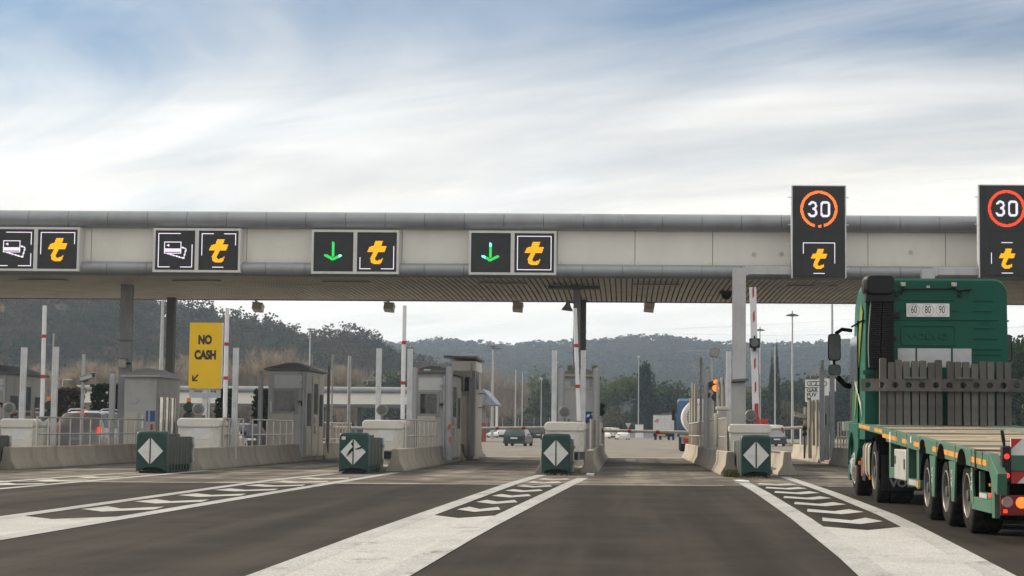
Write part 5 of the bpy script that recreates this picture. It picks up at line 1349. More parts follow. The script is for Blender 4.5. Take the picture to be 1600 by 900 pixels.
# --- cab
def cabsec(y, zt, x0=0.02, x1=2.48, zb=1.02, r=.22, lean=.03):
    out = []
    for x, z in rrect(x0, x1, zb, zt, r, 5):
        if z < zb + r: x = x if abs(x - 1.25) < 1.0 else (x0 if x < 1.25 else x1)
        u = (z - zb) / (zt - zb); x += lean * u * (1 if x < 1.25 else -1); out.append((x, y, z if z > zb + r * .9 else max(zb, z - .0)))
    return out
b = MB(); b.loft([cabsec(12.05, 3.74), cabsec(12.09, 3.78), cabsec(13.3, 3.80), cabsec(14.0, 3.62, .04, 2.46), cabsec(14.35, 3.2, .06, 2.44), cabsec(14.62, 2.3, .06, 2.44), cabsec(14.70, 1.6, .06, 2.44), cabsec(14.68, 1.0, .08, 2.42, .7)])
cab = b.build('cab', m_green, truck, bevel=.0)
b = MB()
for x0, x1 in ((0.0, .12), (2.38, 2.5)):     # lower skirts with the wheel opening
    R = .60; arch = [(14.12 + R * math.cos(a), .55 + R * math.sin(a)) for a in [math.pi * k / 10 for k in range(11)]]
    b.prism([(13.52, .55), (12.95, .86), (12.9, 1.30), (14.74, 1.30), (14.72, .55)] + arch[:], 'x', x0, x1)
    b.prism([(14.60, .26), (14.9, .26), (14.92, .75), (14.62, .6)], 'x', x0 + .02, x1 - .02)
b.bx(.03, 2.47, 14.62, 14.95, .28, .98)
b.build('skirt', m_green, cab, bevel=.01)
zc = 3.78
# pressed ribs and the embossed panel on the rear wall
b = MB(); yr = 12.055
for xa, xb, z in ((.62, 1.55, 3.41), (.62, .80, 3.23), (1.5, 1.62, 3.23), (1.88, 2.22, 3.40), (1.88, 2.22, 3.22), (1.88, 2.24, 2.93), (1.88, 2.28, 2.75), (.5, 2.3, 3.07), (1.85, 2.35, 2.57), (1.85, 2.35, 2.48)):
    b.bx(xa, xb, yr - .026, yr, z - .010, z + .010)
def ring_(b, x0, x1, z0, z1, r, w, y0, y1):
    o_, i_ = rrect(x0, x1, z0, z1, r), rrect(x0 + w, x1 - w, z0 + w, z1 - w, r - w); n = len(o_)
    vs = [(x, y0, z) for x, z in o_] + [(x, y0, z) for x, z in i_] + [(x, y1, z) for x, z in o_] + [(x, y1, z) for x, z in i_]
    fs = []
    for k in range(n):
        j = (k + 1) % n; fs += [(k, j, n + j, n + k), (2 * n + k, 3 * n + k, 3 * n + j, 2 * n + j), (k, 2 * n + k, 2 * n + j, j), (n + k, n + j, 3 * n + j, 3 * n + k)]
    b.add(vs, fs)
ring_(b, .64, 1.58, 2.62, 2.98, .07, .026, yr - .028, yr)
ring_(b, 2.05, 2.16, 3.0, 3.05, .02, .008, yr - .012, yr)
b.build('pressed_rib', m_green, cab, bevel=.004)
text('VOLVO', .155, m_green, cab, 'embossed_lettering', (1.11, yr - .010, 2.785), sx=1.35, ex=.016, bold=.006)
b = MB(); b.bx(.735, 1.47, yr - .03, yr - .001, 3.115, 3.345); pl_ = b.build('speed_plate', plate(), cab, bevel=.003)
for k, s in enumerate(('60', '80', '90')):
    x = .865 + k * .237
    text(s, .185, ink, pl_, 'lettering', (x, yr - .0315, 3.232), sx=.58, ex=.001)
    b = MB(); n = 36
    vs = []; fs = []
    for q in range(n):
        a = 2 * math.pi * q / n
        for rr_ in (.101, .097): vs.append((x + rr_ * math.cos(a), yr - .0325, 3.23 + rr_ * math.sin(a)))
    fs = [(2 * q, 2 * ((q + 1) % n), 2 * ((q + 1) % n) + 1, 2 * q + 1) for q in range(n)]
    b.add(vs, fs); b.build('ring_mark', ink, pl_, smooth=False)
# lamp bar
b = MB(); b.tube([(.60, yr - .05, 3.53), (.66, yr - .07, 3.585), (1.0, yr - .07, 3.59), (1.55, yr - .07, 3.60), (1.62, yr - .06, 3.565), (1.85, yr - .06, 3.59)], .018, 8); b.bx(.545, .60, yr - .06, yr, 3.46, 3.55); b.bx(1.62, 1.675, yr - .06, yr, 3.46, 3.55); b.tube([(.7, yr - .07, 3.585), (.64, yr - .03, 3.5)], .012, 6); b.disc((1.80, yr - .01, 3.55), .02, .03); b.build('lamp_bar', black(), cab)
for x in (.675, 1.545):
    b = MB(); b.cb((x, yr - .09, 3.665), (.085, .06, .075)); wl = b.build('work_lamp', M('worklamp_grey', (.30, .29, .27), .4, .4), cab, bevel=.008)
    b = MB(); b.bx(x - .032, x + .032, yr - .125, yr - .121, 3.637, 3.693); b.build('lamp_glass', M('worklamp_glass', (.45, .44, .40), .15), wl)
    b = MB(); b.tube([(x, yr - .08, 3.63), (x, yr - .07, 3.59)], .014, 6); b.build('lamp_foot', black(), wl)
b = MB(); b.cb((1.10, yr - .08, 3.625), (.055, .05, .04)); b.build('small_lamp', M('worklamp_glass', (.45, .44, .40), .15), cab)
# air intake: hood and ribbed ducts at the left rear corner
b = MB(); b.loft([[(x, y, z) for x, z in pts] for y, pts in ((11.74, rrect(.04, .50, 3.50, 3.80, .09)), (11.70 + .1, rrect(-.02, .505, 3.47, 3.815, .11)), (12.10, rrect(-.02, .505, 3.47, 3.815, .11)))])
b.bx(.02, .505, 11.80, 12.05, 3.36, 3.52); b.build('intake_hood', black(), cab, bevel=.01)
b = MB()
for k in range(36):
    z0 = 2.23 + k * (3.40 - 2.23) / 36; z1 = z0 + (3.40 - 2.23) / 36; sh = .045 * math.sin((z0 - 2.2) * 2.6 + .6)
    for x0, x1 in ((.10 - sh * .7, .295 - sh * .6), (.305 - sh * .5, .50)):
        zm = (z0 + z1) / 2; g = .014
        b.loft([[(x0 + q, 11.83 + q, z), (x1 - q, 11.83 + q, z), (x1 - q, 12.045, z), (x0 + q, 12.045, z)] for z, q in ((z0, g), (z0 + .008, 0), (z1 - .010, 0), (z1 - .001, g))])
b.bx(.2, .42, 11.87, 12.05, 1.9, 2.23); b.bx(.50, .62, 11.93, 12.05, 3.10, 3.19); b.bx(.50, .55, 11.95, 12.05, 2.70, 2.77)
b.build('intake_duct', black(), cab, smooth=False)
b = MB(); b.tube([(.11 - .032 * math.sin((z - 2.2) * 2.6 + .6) - .012, 11.85, z) for z in [2.24 + i * .0386 for i in range(31)]], .010, 5); b.build('intake_edge', M('edge_grey', (.30, .28, .25), .6), cab)
# white panels at the foot of the rear wall
for x0, x1 in ((.585, .885), (.915, 1.49), (1.525, 1.84)):
    b = MB(); b.bx(x0, x1, yr - .02, yr - .002, 2.25, 2.575); b.build('white_panel', M('panel_white', (.50, .51, .52), .45, var=.05, dirt=.35, scale=2), cab, bevel=.003)
b = MB(); b.bx(-.01, .56, yr - .05, yr - .002, 2.12, 2.20); b.bx(1.85, 2.48, yr - .05, yr - .002, 2.12, 2.20); b.build('wall_ledge', m_green, cab, bevel=.005)
# left side: window, seams, painted sheen, silver stripe, mirrors
for s, x in ((-1, .028), (1, 2.472)):
    b = MB(); q = x + s * .012; b.prism([(13.15, 2.05), (14.45, 2.05), (14.3, 2.85), (13.15, 2.85)], 'x', min(x + s * .022, q) , max(x + s * .03, q)); b.build('side_window', glass(), cab)
    b = MB(); b.prism([(12.95, 1.05), (12.98, 1.05), (12.98, 3.1), (12.95, 3.1)], 'x', min(x, x + s * .03), max(x, x + s * .03)); b.prism([(12.12, 3.05), (14.1, 3.05), (14.1, 3.07), (12.12, 3.07)], 'x', min(x, x + s * .03), max(x, x + s * .03)); b.build('door_seam', m_chas, cab)
b = MB(); b.prism([(12.3, 3.2), (12.6, 3.4), (13.3, 2.3), (13.7, 1.45), (13.6, 1.4), (13.0, 2.2)], 'x', .014, .024); b.build('yellow_sheen', M('sheen_yellow', (.16, .22, .02), .35), cab)  # yellow-green reflection on the flank, put into the colour
b = MB(); b.prism([(12.4, 1.42), (12.5, 1.62), (13.5, 2.06), (13.5, 2.0), (12.55, 1.55)], 'x', .0, .012); b.build('silver_graphic', M('graphic_silver', (.5, .52, .5), .35), cab)
for s, x in ((-1, 0.0), (1, 2.5)):
    b = MB(); b.tube([(x + s * -.03, 14.25, 3.0), (x + s * .15, 14.2, 3.02), (x + s * .27, 14.15, 2.94)], .035, 8); b.build('mirror_arm', m_chas, cab); b = MB(); b.tube([(x, 14.3, 1.98), (x + s * .1, 14.22, 2.0), (x + s * .24, 14.15, 2.14)], .05, 8); b.build('mirror_arm', m_chas, cab)
    a, c = sorted((x + s * .19, x + s * .42)); xm = (a + c) / 2
    b = MB(); b.loft([[(xx, y, z) for xx, z in rrect(a + e, c - e, 2.44 + e, 2.93 - e, .06)] for y, e in ((14.06, .0), (14.12, 0.0), (14.22, .05))]); mr = b.build('mirror', m_chas, cab)
    b = MB(); b.prism(rrect(a + .015, c - .015, 2.455, 2.915, .05), 'y', 14.052, 14.058); b.build('mirror_glass', M('mirror_glass', (.075, .085, .08), .2, var=.4, spec=.2), mr)
    b = MB(); b.loft([[(xx, y, z) for xx, z in rrect(a + e, c - e, 2.17 + e, 2.37 - e, .06)] for y, e in ((14.06, 0), (14.12, 0), (14.2, .04))]); mr = b.build('mirror', m_green, cab)
    b = MB(); b.prism(rrect(a + .015, c - .015, 2.185, 2.355, .05), 'y', 14.052, 14.058); b.build('mirror_glass', M('mirror_glass', (.075, .085, .08), .2), mr)
    b = MB(); b.tube([(xm, 14.12, 2.36), (xm, 14.12, 2.46)], .025, 8); b.build('mirror_link', m_chas, mr)
b = MB(); b.loft([[(x, y, z) for x, z in rrect(.2, 2.3, zl, zh, .05)] for y, zl, zh in ((14.64, 1.95, 2.95), (14.66, 1.95, 2.9))]); b.build('windscreen', glass(), cab)
b = MB(); b.cb((-.05, 14.55, 1.25), (.12, .1, .16)); b.build('step_lamp', M('flood_glass', (.62, .62, .58), .2), cab)
# --- stakes and the pierced beam behind the cab
rg = random.Random(8); sw = .112
px_edges = [(1372, 1383), (1385, 1396), (1397.5, 1408), (1410, 1420), (1423, 1433), (1435, 1445.5), (1448, 1458), (1459.5, 1470), (1478, 1488), (1489, 1499), (1502.5, 1513), (1515, 1525), (1528, 1538), (1540, 1550), (1554, 1564), (1566, 1577)]
proto = None
for k, (a, c) in enumerate(px_edges):
    P, Q = at(a, 600, 30.35), at(c, 600, 30.35); x = (P.x + Q.x) / 2 - 4.065; top = 2.39 - .03 * rg.random() - (.04 if k % 5 == 1 else 0) - (0.05 if k >= 8 else 0.03 if k else 0)
    z0 = ztop(11.7) - .01; h = top - z0
    if proto is None:
        b = MB(); b.bx(-sw / 2, sw / 2, -.05, .05, 0, 1.0); b.bx(-sw / 2 + .012, sw / 2 - .012, -.046, .046, 1.0, 1.006)
        proto = b.build('stake', m_stake, truck, loc=(x, 11.70, z0), bevel=.006); o = proto
    else: o = copy_tree(proto, loc=(x, 11.70, z0), parent=truck)
    o.scale = (1, 1, h); o.rotation_euler = (0, math.radians(rg.uniform(-.4, .4)), 0)
def pierced(xa, xb, z0, z1, y0, y1, n, r):
    b = MB(); w = (xb - xa) / n; zc = (z0 + z1) / 2; m = 24
    for k in range(n):
        x0, x1 = xa + k * w, xa + (k + 1) * w; cx = (x0 + x1) / 2
        ci = []; so_ = []
        for q in range(m):
            t = 2 * math.pi * q / m; dx, dz = math.cos(t), math.sin(t); ci.append((cx + r * dx, zc + r * dz))
            s = min((w / 2) / abs(dx) if abs(dx) > 1e-6 else 9, ((z1 - z0) / 2) / abs(dz) if abs(dz) > 1e-6 else 9); so_.append((cx + s * dx, zc + s * dz))
        vs = [(x, y, z) for y in (y0, y1) for x, z in so_] + [(x, y, z) for y in (y0, y1) for x, z in ci]
        fs = []
        for q in range(m):
            j = (q + 1) % m; fs += [(q, j, 2 * m + j, 2 * m + q), (m + q, 3 * m + q, 3 * m + j, m + j), (2 * m + q, 2 * m + j, 3 * m + j, 3 * m + q)]
            if abs(so_[q][1] - z1) < 1e-6 and abs(so_[j][1] - z1) < 1e-6 or abs(so_[q][1] - z0) < 1e-6 and abs(so_[j][1] - z0) < 1e-6: fs.append((q, m + q, m + j, j))
        b.add(vs, fs)
    return b
pierced(-.09, 1.27, 1.83, 2.04, 11.56, 11.60, 6, .052).build('pierced_beam', m_stake, truck, smooth=False)
pierced(1.275, 2.63, 1.83, 2.04, 11.56, 11.60, 6, .052).build('pierced_beam', m_stake, truck, smooth=False)
b = MB(); b.bx(-.05, 2.6, 11.601, 11.64, 2.0, 2.039); b.bx(-.05, 2.6, 11.601, 11.64, 1.831, 1.86); b.bx(.62, 1.0, 11.52, 11.555, 2.045, 2.07); b.bx(1.5, 1.8, 11.52, 11.555, 2.045, 2.07); b.build('beam_flange', m_stake, truck)

# ------------------------------------------------------------------ cars, built from stations along their length
def car_mesh(parent, L2, wd, ht, col, kind, detail=True, brake=False, rails=False):
    hb = {'hatch': .60, 'suv': .62, 'van': .55, 'sport': .62, 'sedan': .62}[kind] * ht
    w = wd / 2; zb = .19 if kind != 'suv' else .25
    if kind == 'sedan': st = [(0, .55, .55, .90), (.05, hb / ht * 1.0, .64, .96), (.16, .66, .68, 1), (.30, .66, .985, 1), (.42, .65, 1, 1), (.56, .64, .97, 1), (.70, .62, .64, 1), (.93, .50, .53, .95), (1, .38, .42, .85)]
    elif kind == 'sport': st = [(0, .50, .52, .88), (.04, .68, .70, .96), (.15, .70, .76, 1), (.34, .68, .97, 1), (.46, .66, 1, 1), (.58, .64, .93, 1), (.72, .62, .64, 1), (.94, .48, .5, .93), (1, .36, .4, .82)]
    elif kind == 'van': st = [(0, .50, .86, .95), (.02, .52, .97, .98), (.3, .52, 1, 1), (.66, .52, 1, 1), (.76, .51, .93, 1), (.88, .5, .54, 1), (.97, .42, .46, .95), (1, .34, .38, .86)]
    else: st = [(0, .52, .54, .93), (.015, .60, .62, .97), (.03, .63, .70, .99), (.11, .63, .955, 1), (.22, .62, .99, 1), (.42, .61, 1, 1), (.58, .60, .96, 1), (.72, .58, .60, 1), (.93, .49, .52, .96), (1, .38, .42, .86)]
    def sec(u, bz, rz, k):
        y = L2 * u; W_ = w * k; b_, r_ = bz * ht, rz * ht; cabin = max(0, r_ - b_); wi = w * k * (1 - .26 * min(1, cabin / (ht * .38)))
        right = [(W_ * .90, zb), (W_ * .985, zb + .12), (W_, zb + (b_ - zb) * .55), (W_ * .985, b_ - .05), (W_ * .965, b_), (wi + .01, max(b_ + .005, r_ - .05)), (wi * .86, max(b_ + .008, r_ - .005)), (0, r_ + .012 if cabin > .1 else r_ + .02)]
        return [(x, y, z) for x, z in right] + [(-x, y, z) for x, z in right[-2::-1]]
    secs = [sec(*s) for s in st]
    b = MB(); b.loft(secs); body = b.build('body', col, parent)
    # windows just proud of the body
    b = MB()
    def strip(i0, i1, j0, j1, m0=.08, m1=.92, off=.012):
        for s in (0, 1):
            n = len(secs[0]); idx = (lambda q: q) if s == 0 else (lambda q: n - 1 - q)
            pts = []
            for ii, jj in ((i0, j0), (i1, j0), (i1, j1), (i0, j1)): pts.append(Vector(secs[ii][idx(jj)]))
            c = sum(pts, Vector()) / 4; nrm = Vector((1 if s == 0 else -1, 0, .25)).normalized()
            q4 = [c + (p - c) * .88 + nrm * off for p in pts]; b.add(q4, [(0, 1, 2, 3)])
    cab_i = [i for i in range(len(st) - 1) if st[i][2] - st[i][1] > .15 and st[i + 1][2] - st[i + 1][1] > .15]
    for i in cab_i: strip(i, i + 1, 4, 5)
    if b.v: b.build('side_window', glass(), parent)
    def across(i0, j0, i1, j1, name, shrink=.86):
        n = len(secs[0]); A, B = Vector(secs[i0][j0]), Vector(secs[i1][j1]); d = (B - A); A2, B2 = A + d * .1, A + d * .9
        nv = Vector((0, -d.z, d.y)).normalized() * .014 * (1 if name == 'rear_window' else -1)
        if nv.z < 0: nv = -nv
        x0, x1 = abs(A.x) * shrink, abs(B.x) * shrink
        q = MB(); q.add([Vector((-x0, A2.y, A2.z)) + nv, Vector((x0, A2.y, A2.z)) + nv, Vector((x1, B2.y, B2.z)) + nv, Vector((-x1, B2.y, B2.z)) + nv], [(0, 1, 2, 3)]); q.build(name, glass(), parent)
    fi = cab_i[0]; li = cab_i[-1] + 1
    if kind == 'van':
        q = MB(); q.bx(-w * .8, w * .8, -.012, .0, ht * .56, ht * .82); q.build('rear_window', glass(), parent)
    else: across(fi - 1, 4, fi, 5, 'rear_window')
    across(li, 5, li + 1, 4, 'windscreen')
    # wheels
    r = .32 if kind != 'suv' else .37
    for sx in (-1, 1):
        for yy in (L2 * .19, L2 * .81):
            e = bpy.data.objects.new('wheel', None); COL.objects.link(e); e.parent = parent; e.location = (sx * (w - .02), yy, r)
            q = MB(); s = -sx; q.lathe([(0, r * .62), (-.005 * s, r * .8), (.0, r * .93), (.03 * s, r), (.17 * s, r), (.2 * s, r * .9), (.2 * s, r * .6)], (0, 0, 0), 'x', 24, caps=False); q.build('tyre', rubber(), e)
            q = MB(); q.lathe([(.004 * s, r * .62), (.03 * s, r * .55), (.02 * s, r * .2), (0, .005)], (0, 0, 0), 'x', 20, caps=False); q.build('rim', rimm(), e)
    lm = redlit() if brake else redlens()
    y0 = secs[2][0][1]
    for sx in (-1, 1):
        q = MB(); zt = st[2][1] * ht
        if kind == 'van' or kind == 'suv': q.bx(sx * w * .93 - .07, sx * w * .93 + .05, -.02, .16, zt - .20, zt + .04)
        else: q.bx(sx * w * .80 - .17, sx * w * .80 + .17, -.015 + (L2 * st[1][0]) * .5, L2 * .05, zt - .24, zt - .06)
        q.build('tail_light', lm, parent, bevel=.01)
        q = MB(); q.cb((sx * (w + .09), L2 * .60, hb + .09), (.2, .12, .14)); q.build('mirror', black(), parent, bevel=.02)
    q = MB(); q.bx(-.26, .26, -.03, -.012, ht * .36 - .055 + (.1 if kind != 'van' else 0), ht * .36 + .055 + (.1 if kind != 'van' else 0)); q.build('number_plate', plate(), parent)
    q = MB(); q.loft([[(x, y, z) for x, z in rrect(-w * .97, w * .97, zb - .01, zb + .26, .06)] for y in (-.035, .1)]); q.build('bumper', black() if kind in ('suv', 'van') else col, parent)
    if brake:
        q = MB(); q.bx(-.09, .09, L2 * .09, L2 * .11, ht * .955, ht * .985); q.build('brake_lamp', redlit(), parent)
    if rails:
        for sx in (-1, 1):
            q = MB(); q.tube([(sx * w * .66, L2 * .14, ht - .03), (sx * w * .68, L2 * .2, ht + .06), (sx * w * .69, L2 * .4, ht + .08), (sx * w * .68, L2 * .55, ht + .03), (sx * w * .67, L2 * .6, ht - .05)], .028, 8); q.build('roof_rail', alu(), parent)
    return body
def paint(name, c, rough=.3, metal=.0): return M(name, c, rough, metal, var=.04, coat=.5, dirt=.08)
def car(lab, cat, px, Y, L2, wd, ht, col, kind, rz=0.0, **k):
    P = at(px, 690, Y)
    t = thing({'van': 'van', 'suv': 'suv_car'}.get(kind, 'car'), lab, cat, (P.x, Y, 0), rz)
    car_mesh(t, L2, wd, ht, col, kind, **k); return t
car('silver SUV with roof rails and lit brake lights behind the long railing', 'car', 119, 67.5, 4.5, 1.88, 1.80, paint('paint_silver', (.58, .59, .60), .3, .25), 'suv', rz=-.10, brake=True, rails=True)
car('white car half hidden behind the NO CASH plinth, one brake light glowing', 'car', 314, 64.2, 4.2, 1.76, 1.50, paint('paint_white', (.66, .66, .66)), 'hatch', brake=True)
car('dark blue car glimpsed left of the first pale booth', 'car', 392, 94, 4.3, 1.78, 1.45, paint('paint_blue', (.012, .018, .038)), 'hatch', rz=.5)
car('dark green hatchback driving away left of the central island', 'car', 803, 137, 4.1, 1.70, 1.40, paint('paint_green', (.006, .035, .032)), 'hatch', rz=-.12)
car('black car crossing the plaza just right of the green hatchback', 'car', 841, 235, 4.4, 1.8, 1.62, paint('paint_black', (.012, .012, .014)), 'suv', rz=.15)
car('pale silver car partly behind the lowered arm left of the central island', 'car', 786, 300, 4.3, 1.78, 1.55, paint('paint_silver', (.58, .59, .60), .3, .25), 'suv', rz=.6)
car('grey car whose roof shows over the lowered arm above the green hatchback', 'car', 815, 310, 4.3, 1.78, 1.55, paint('paint_grey', (.2, .2, .21)), 'suv', rz=.6)
car('low white sports car on the plaza right of the central island', 'car', 975, 262, 4.3, 1.85, 1.22, paint('paint_white', (.66, .66, .66)), 'sport', rz=.12)
car('white van behind the low white sports car', 'van', 962, 300, 4.6, 1.9, 1.85, paint('paint_white', (.66, .66, .66)), 'van', rz=.5)
car('white van beyond the lowered arm left of the green truck', 'van', 1213, 172, 4.8, 1.9, 1.9, paint('paint_white', (.66, .66, .66)), 'van', rz=.1)
car('dark blue sedan beneath the lowered arm left of the green truck', 'car', 1214, 150, 4.4, 1.78, 1.35, paint('paint_blue', (.012, .018, .038)), 'sedan', rz=.15)

# the small box lorry far out on the plaza
P = at(1033, 680, 255); t = thing('box_lorry', 'white box lorry seen from behind with a red scrawl on its door', 'lorry', (P.x, 255, 0), -.12)
b = MB(); b.bx(-1.15, 1.15, 0, 7.5, 1.02, 3.60); bxm = b.build('cargo_box', M('box_white', (.62, .62, .60), .5, var=.04, dirt=.2), t, bevel=.03)
b = MB(); b.bx(-.012, .012, -.02, 0, 1.05, 3.5); b.bx(.25, .95, -.015, 0, 2.9, 2.96); b.bx(.25, .95, -.015, 0, 2.6, 2.63); b.bx(.25, .95, -.015, 0, 2.1, 2.13); b.bx(-1.15, 1.15, -.02, 0, 3.5, 3.6); b.build('door_line', greypaint(), bxm)
b = MB(); b.tube([(-1.0, -.02, 2.55), (-.75, -.02, 2.75), (-.35, -.02, 2.7), (-.3, -.02, 2.95), (-.7, -.02, 2.9), (-.9, -.02, 2.7), (-.4, -.02, 2.5)], .05, 5); b.build('red_scrawl', redm(), bxm)
b = MB(); b.bx(-1.1, 1.1, -.05, 7.2, .55, 1.0); b.bx(-1.0, 1.0, 7.6, 9.6, .5, 2.7); b.build('chassis', m_chas, t)
b = MB(); b.bx(-.6, .6, -.09, -.05, .6, .86); b.build('rear_plate', m_yel, t)
for x in (-.95, .95):
    for y in (1.5, 8.4):
        b = MB(); b.lathe([(-.15, .3), (-.14, .45), (.14, .45), (.15, .3)], (x, y, .45), 'x', 18); b.build('wheel', rubber(), t)
# the tanker lorry
P = at(1094, 690, 106); t = thing('tanker_lorry', 'blue cab tanker lorry with round white tank half hidden by the island', 'lorry', (P.x, 106, 0), -.022)
b = MB(); b.lathe([(-.08, .3), (-.02, .75), (.05, 1.0), (.12, 1.06), (9.5, 1.06), (9.7, .8)], (0, 0, 2.05), 'y', 36); tk = b.build('tank', M('tank_cream', (.62, .60, .56), .35, var=.04, dirt=.2), t)
b = MB()
for k in range(22):
    a = math.radians(60 + k * 11); c = (0.74 * math.cos(a), -.045, 2.05 + .74 * math.sin(a)); b.cb((0, 0, 0), (.06, .02, .09), Matrix.Translation(c) @ Matrix.Rotation(-(a - math.pi / 2), 4, 'Y'))
b.build('ring_lettering', M('letters_blue', (.03, .04, .12), .5), tk)
b = MB(); b.bx(-1.1, -.4, .1, 1.4, .45, .85); b.bx(-1.2, 1.2, .0, .2, .85, .98); b.bx(-.9, .9, 0, 9.4, .75, .95); b.build('chassis', galv(), t)
b = MB(); b.bx(-.95, -.3, -.02, .0, .50, .78); b.build('warning_panel', m_refw, t); b = MB(); b.bx(-.95, -.3, -.02, 0, .785, .9); b.build('warning_band', m_yel, t)
b = MB(); b.loft([[(x, y, z) for x, z in rrect(-1.27, 1.2, .9, zt, .15)] for y, zt in ((9.9, 3.15), (10.1, 3.3), (11.4, 3.25), (12.0, 2.6), (12.1, 1.0))]); cb_ = b.build('cab', M('lorry_blue', (.03, .10, .22), .35, coat=.3), t)
b = MB(); b.bx(-1.29, -1.271, 10.4, 11.7, 1.5, 2.6); b.build('side_window', glass(), cb_)
b = MB(); b.bx(-1.62, -1.42, 11.6, 11.75, 1.9, 2.6); b.tube([(-1.25, 11.7, 2.7), (-1.5, 11.68, 2.66)], .03); b.build('mirror', black(), cb_)
for x in (-1.0, 1.0):
    for y in (.9, 2.2, 8.9, 11.2):
        b = MB(); b.lathe([(-.17, .3), (-.16, .5), (.16, .5), (.17, .3)], (x, y, .5), 'x', 20); b.build('wheel', rubber(), t)

# ------------------------------------------------------------------ beyond the plaza
# second canopy far off on the left
Y2 = 190.0
A, B = at(120, 603, Y2), at(747, 606, Y2)
t = thing('far_canopy', 'distant second toll roof with cream fascia and blue grey sloping end', 'canopy', ((A.x + B.x) / 2, Y2, 0)); hw = (B.x - A.x) / 2; zt = A.z + .1
b = MB(); b.lathe([(-hw, .3), (-hw, .34), (hw, .34), (hw, .3)], (0, 0, zt - .36), 'x', 16); b.build('edge_tube', m_tube, t)
b = MB(); b.bx(-hw + .02, hw, .02, .3, zt - 1.85, zt - .6); b.build('fascia', M('fascia_cream', (.6, .58, .52), .5), t)
b = MB(); b.bx(-hw, hw, .0, 9, zt - 2.15, zt - 1.9); b.build('soffit', darkgrey(), t)
b = MB(); b.prism([(hw, zt - .05), (hw + .5, zt - .15), (hw + 1.9, zt - 1.7), (hw + 1.9, zt - 1.85), (hw, zt - 1.85)], 'y', .0, 9); b.build('roof_end', M('roof_slate', (.22, .25, .30), .5), t)
for px in (215, 320, 505, 562, 756):
    P = at(px, 640, Y2 + 4); x = P.x - (A.x + B.x) / 2
    b = MB(); b.bx(x - .22, x + .22, 3.8, 4.2, 0, zt - 2.1); b.build('column', darkgrey() if px < 700 else galv(), t)
b = MB(); x = at(756, 640, Y2 + 4).x - (A.x + B.x) / 2; b.bx(x - .26, x + .26, 3.7, 4.3, 0, 2.0); b.build('column_guard', M('guard_red', (.45, .10, .05), .6), t)

# lamp posts
def lamp_post(px, top, Y, lab, head='double', r=.09, base=None):
    P = at(px, top, Y); z0 = base or 0; h = P.z - z0
    t = thing('lamp_post', lab, 'lamp post', (P.x, Y, z0), group='lamp posts round the plaza')
    b = MB(); b.tube([(0, 0, 0), (0, 0, h * .35), (0, 0, h)], [r * 1.7, r * 1.3, r * .8], 10); b.build('pole', M('lamp_pole', (.42, .43, .44), .45, .4), t)
    b = MB(); k = r / .09
    if head == 'double':
        for s in (-1, 1): b.prism([(s * .0, h - .05), (s * .62 * k, h - .22 * k), (s * .62 * k, h - .30 * k), (s * .1, h - .34 * k), (0, h - .34 * k)], 'y', -.2 * k, .2 * k)
        b.tube([(0, 0, h - .1), (0, 0, h + .22 * k)], .05 * k, 8)
    elif head == 'frame': b.bx(-.4, .7, -.3, .3, h - .2, h - .05); b.bx(-.2, 1.1, -.2, .2, h - .5, h - .35); b.tube([(0, 0, h - .5), (0, 0, h)], .12)
    elif head == 'single': b.bx(-.75 * k, .05, -.12, .12, h - .08, h + .04)
    elif head == 'ball': b.lathe([(-.28, .05), (-.15, .25), (.1, .28), (.22, .1)], (0, 0, h), 'z', 14)
    if head: b.build('lamp_head', darkgrey() if head != 'ball' else galv(), t)
    return t
lamp_post(1238, 489, 178, 'tall lamp post with two dark heads between the wide arm and the green truck', base=0)
lamp_post(1187.5, 513, 230, 'lamp post with two dark heads just right of the wide flat arm')
lamp_post(1300, 440, 150, 'very tall plain mast left of the truck mirror', None, .10)
lamp_post(485, 513, 260, 'floodlight mast rising behind the first pale booth', 'frame', .12)
lamp_post(770.5, 540, 250, 'floodlight mast right of the taller cream cabin', 'frame', .14)
lamp_post(998, 558, 330, 'slender round headed lamp before the far hill, right of the central island', 'ball', .08)
lamp_post(846, 592, 310, 'slender round headed lamp left of the central island', 'ball', .07)
lamp_post(1211, 539, 260, 'single headed lamp behind the tall cypresses', 'single', .08)
lamp_post(806, 578, 290, 'plain thin pole, left one of two on the plaza left of the central island', None, .09)
lamp_post(816.5, 582, 290, 'plain thin pole, right one of two on the plaza left of the central island', None, .08)
lamp_post(254.5, 470, 130, 'slim pale mast between the two left roof columns', None, .12)
lamp_post(98, 594, 150, 'low angled lamp above the silver SUV', None, .05)
P = at(98, 593, 150); Q = at(113, 593, 150)
b = MB(); b.tube([(0, 0, 0), (Q.x - P.x, 0, 0)], .06, 6); o = b.build('lamp_arm', M('lamp_pole', (.42, .43, .44), .45, .4), [x for x in bpy.data.objects if x.get('label', '').startswith('low angled lamp')][0], loc=(0, 0, P.z))
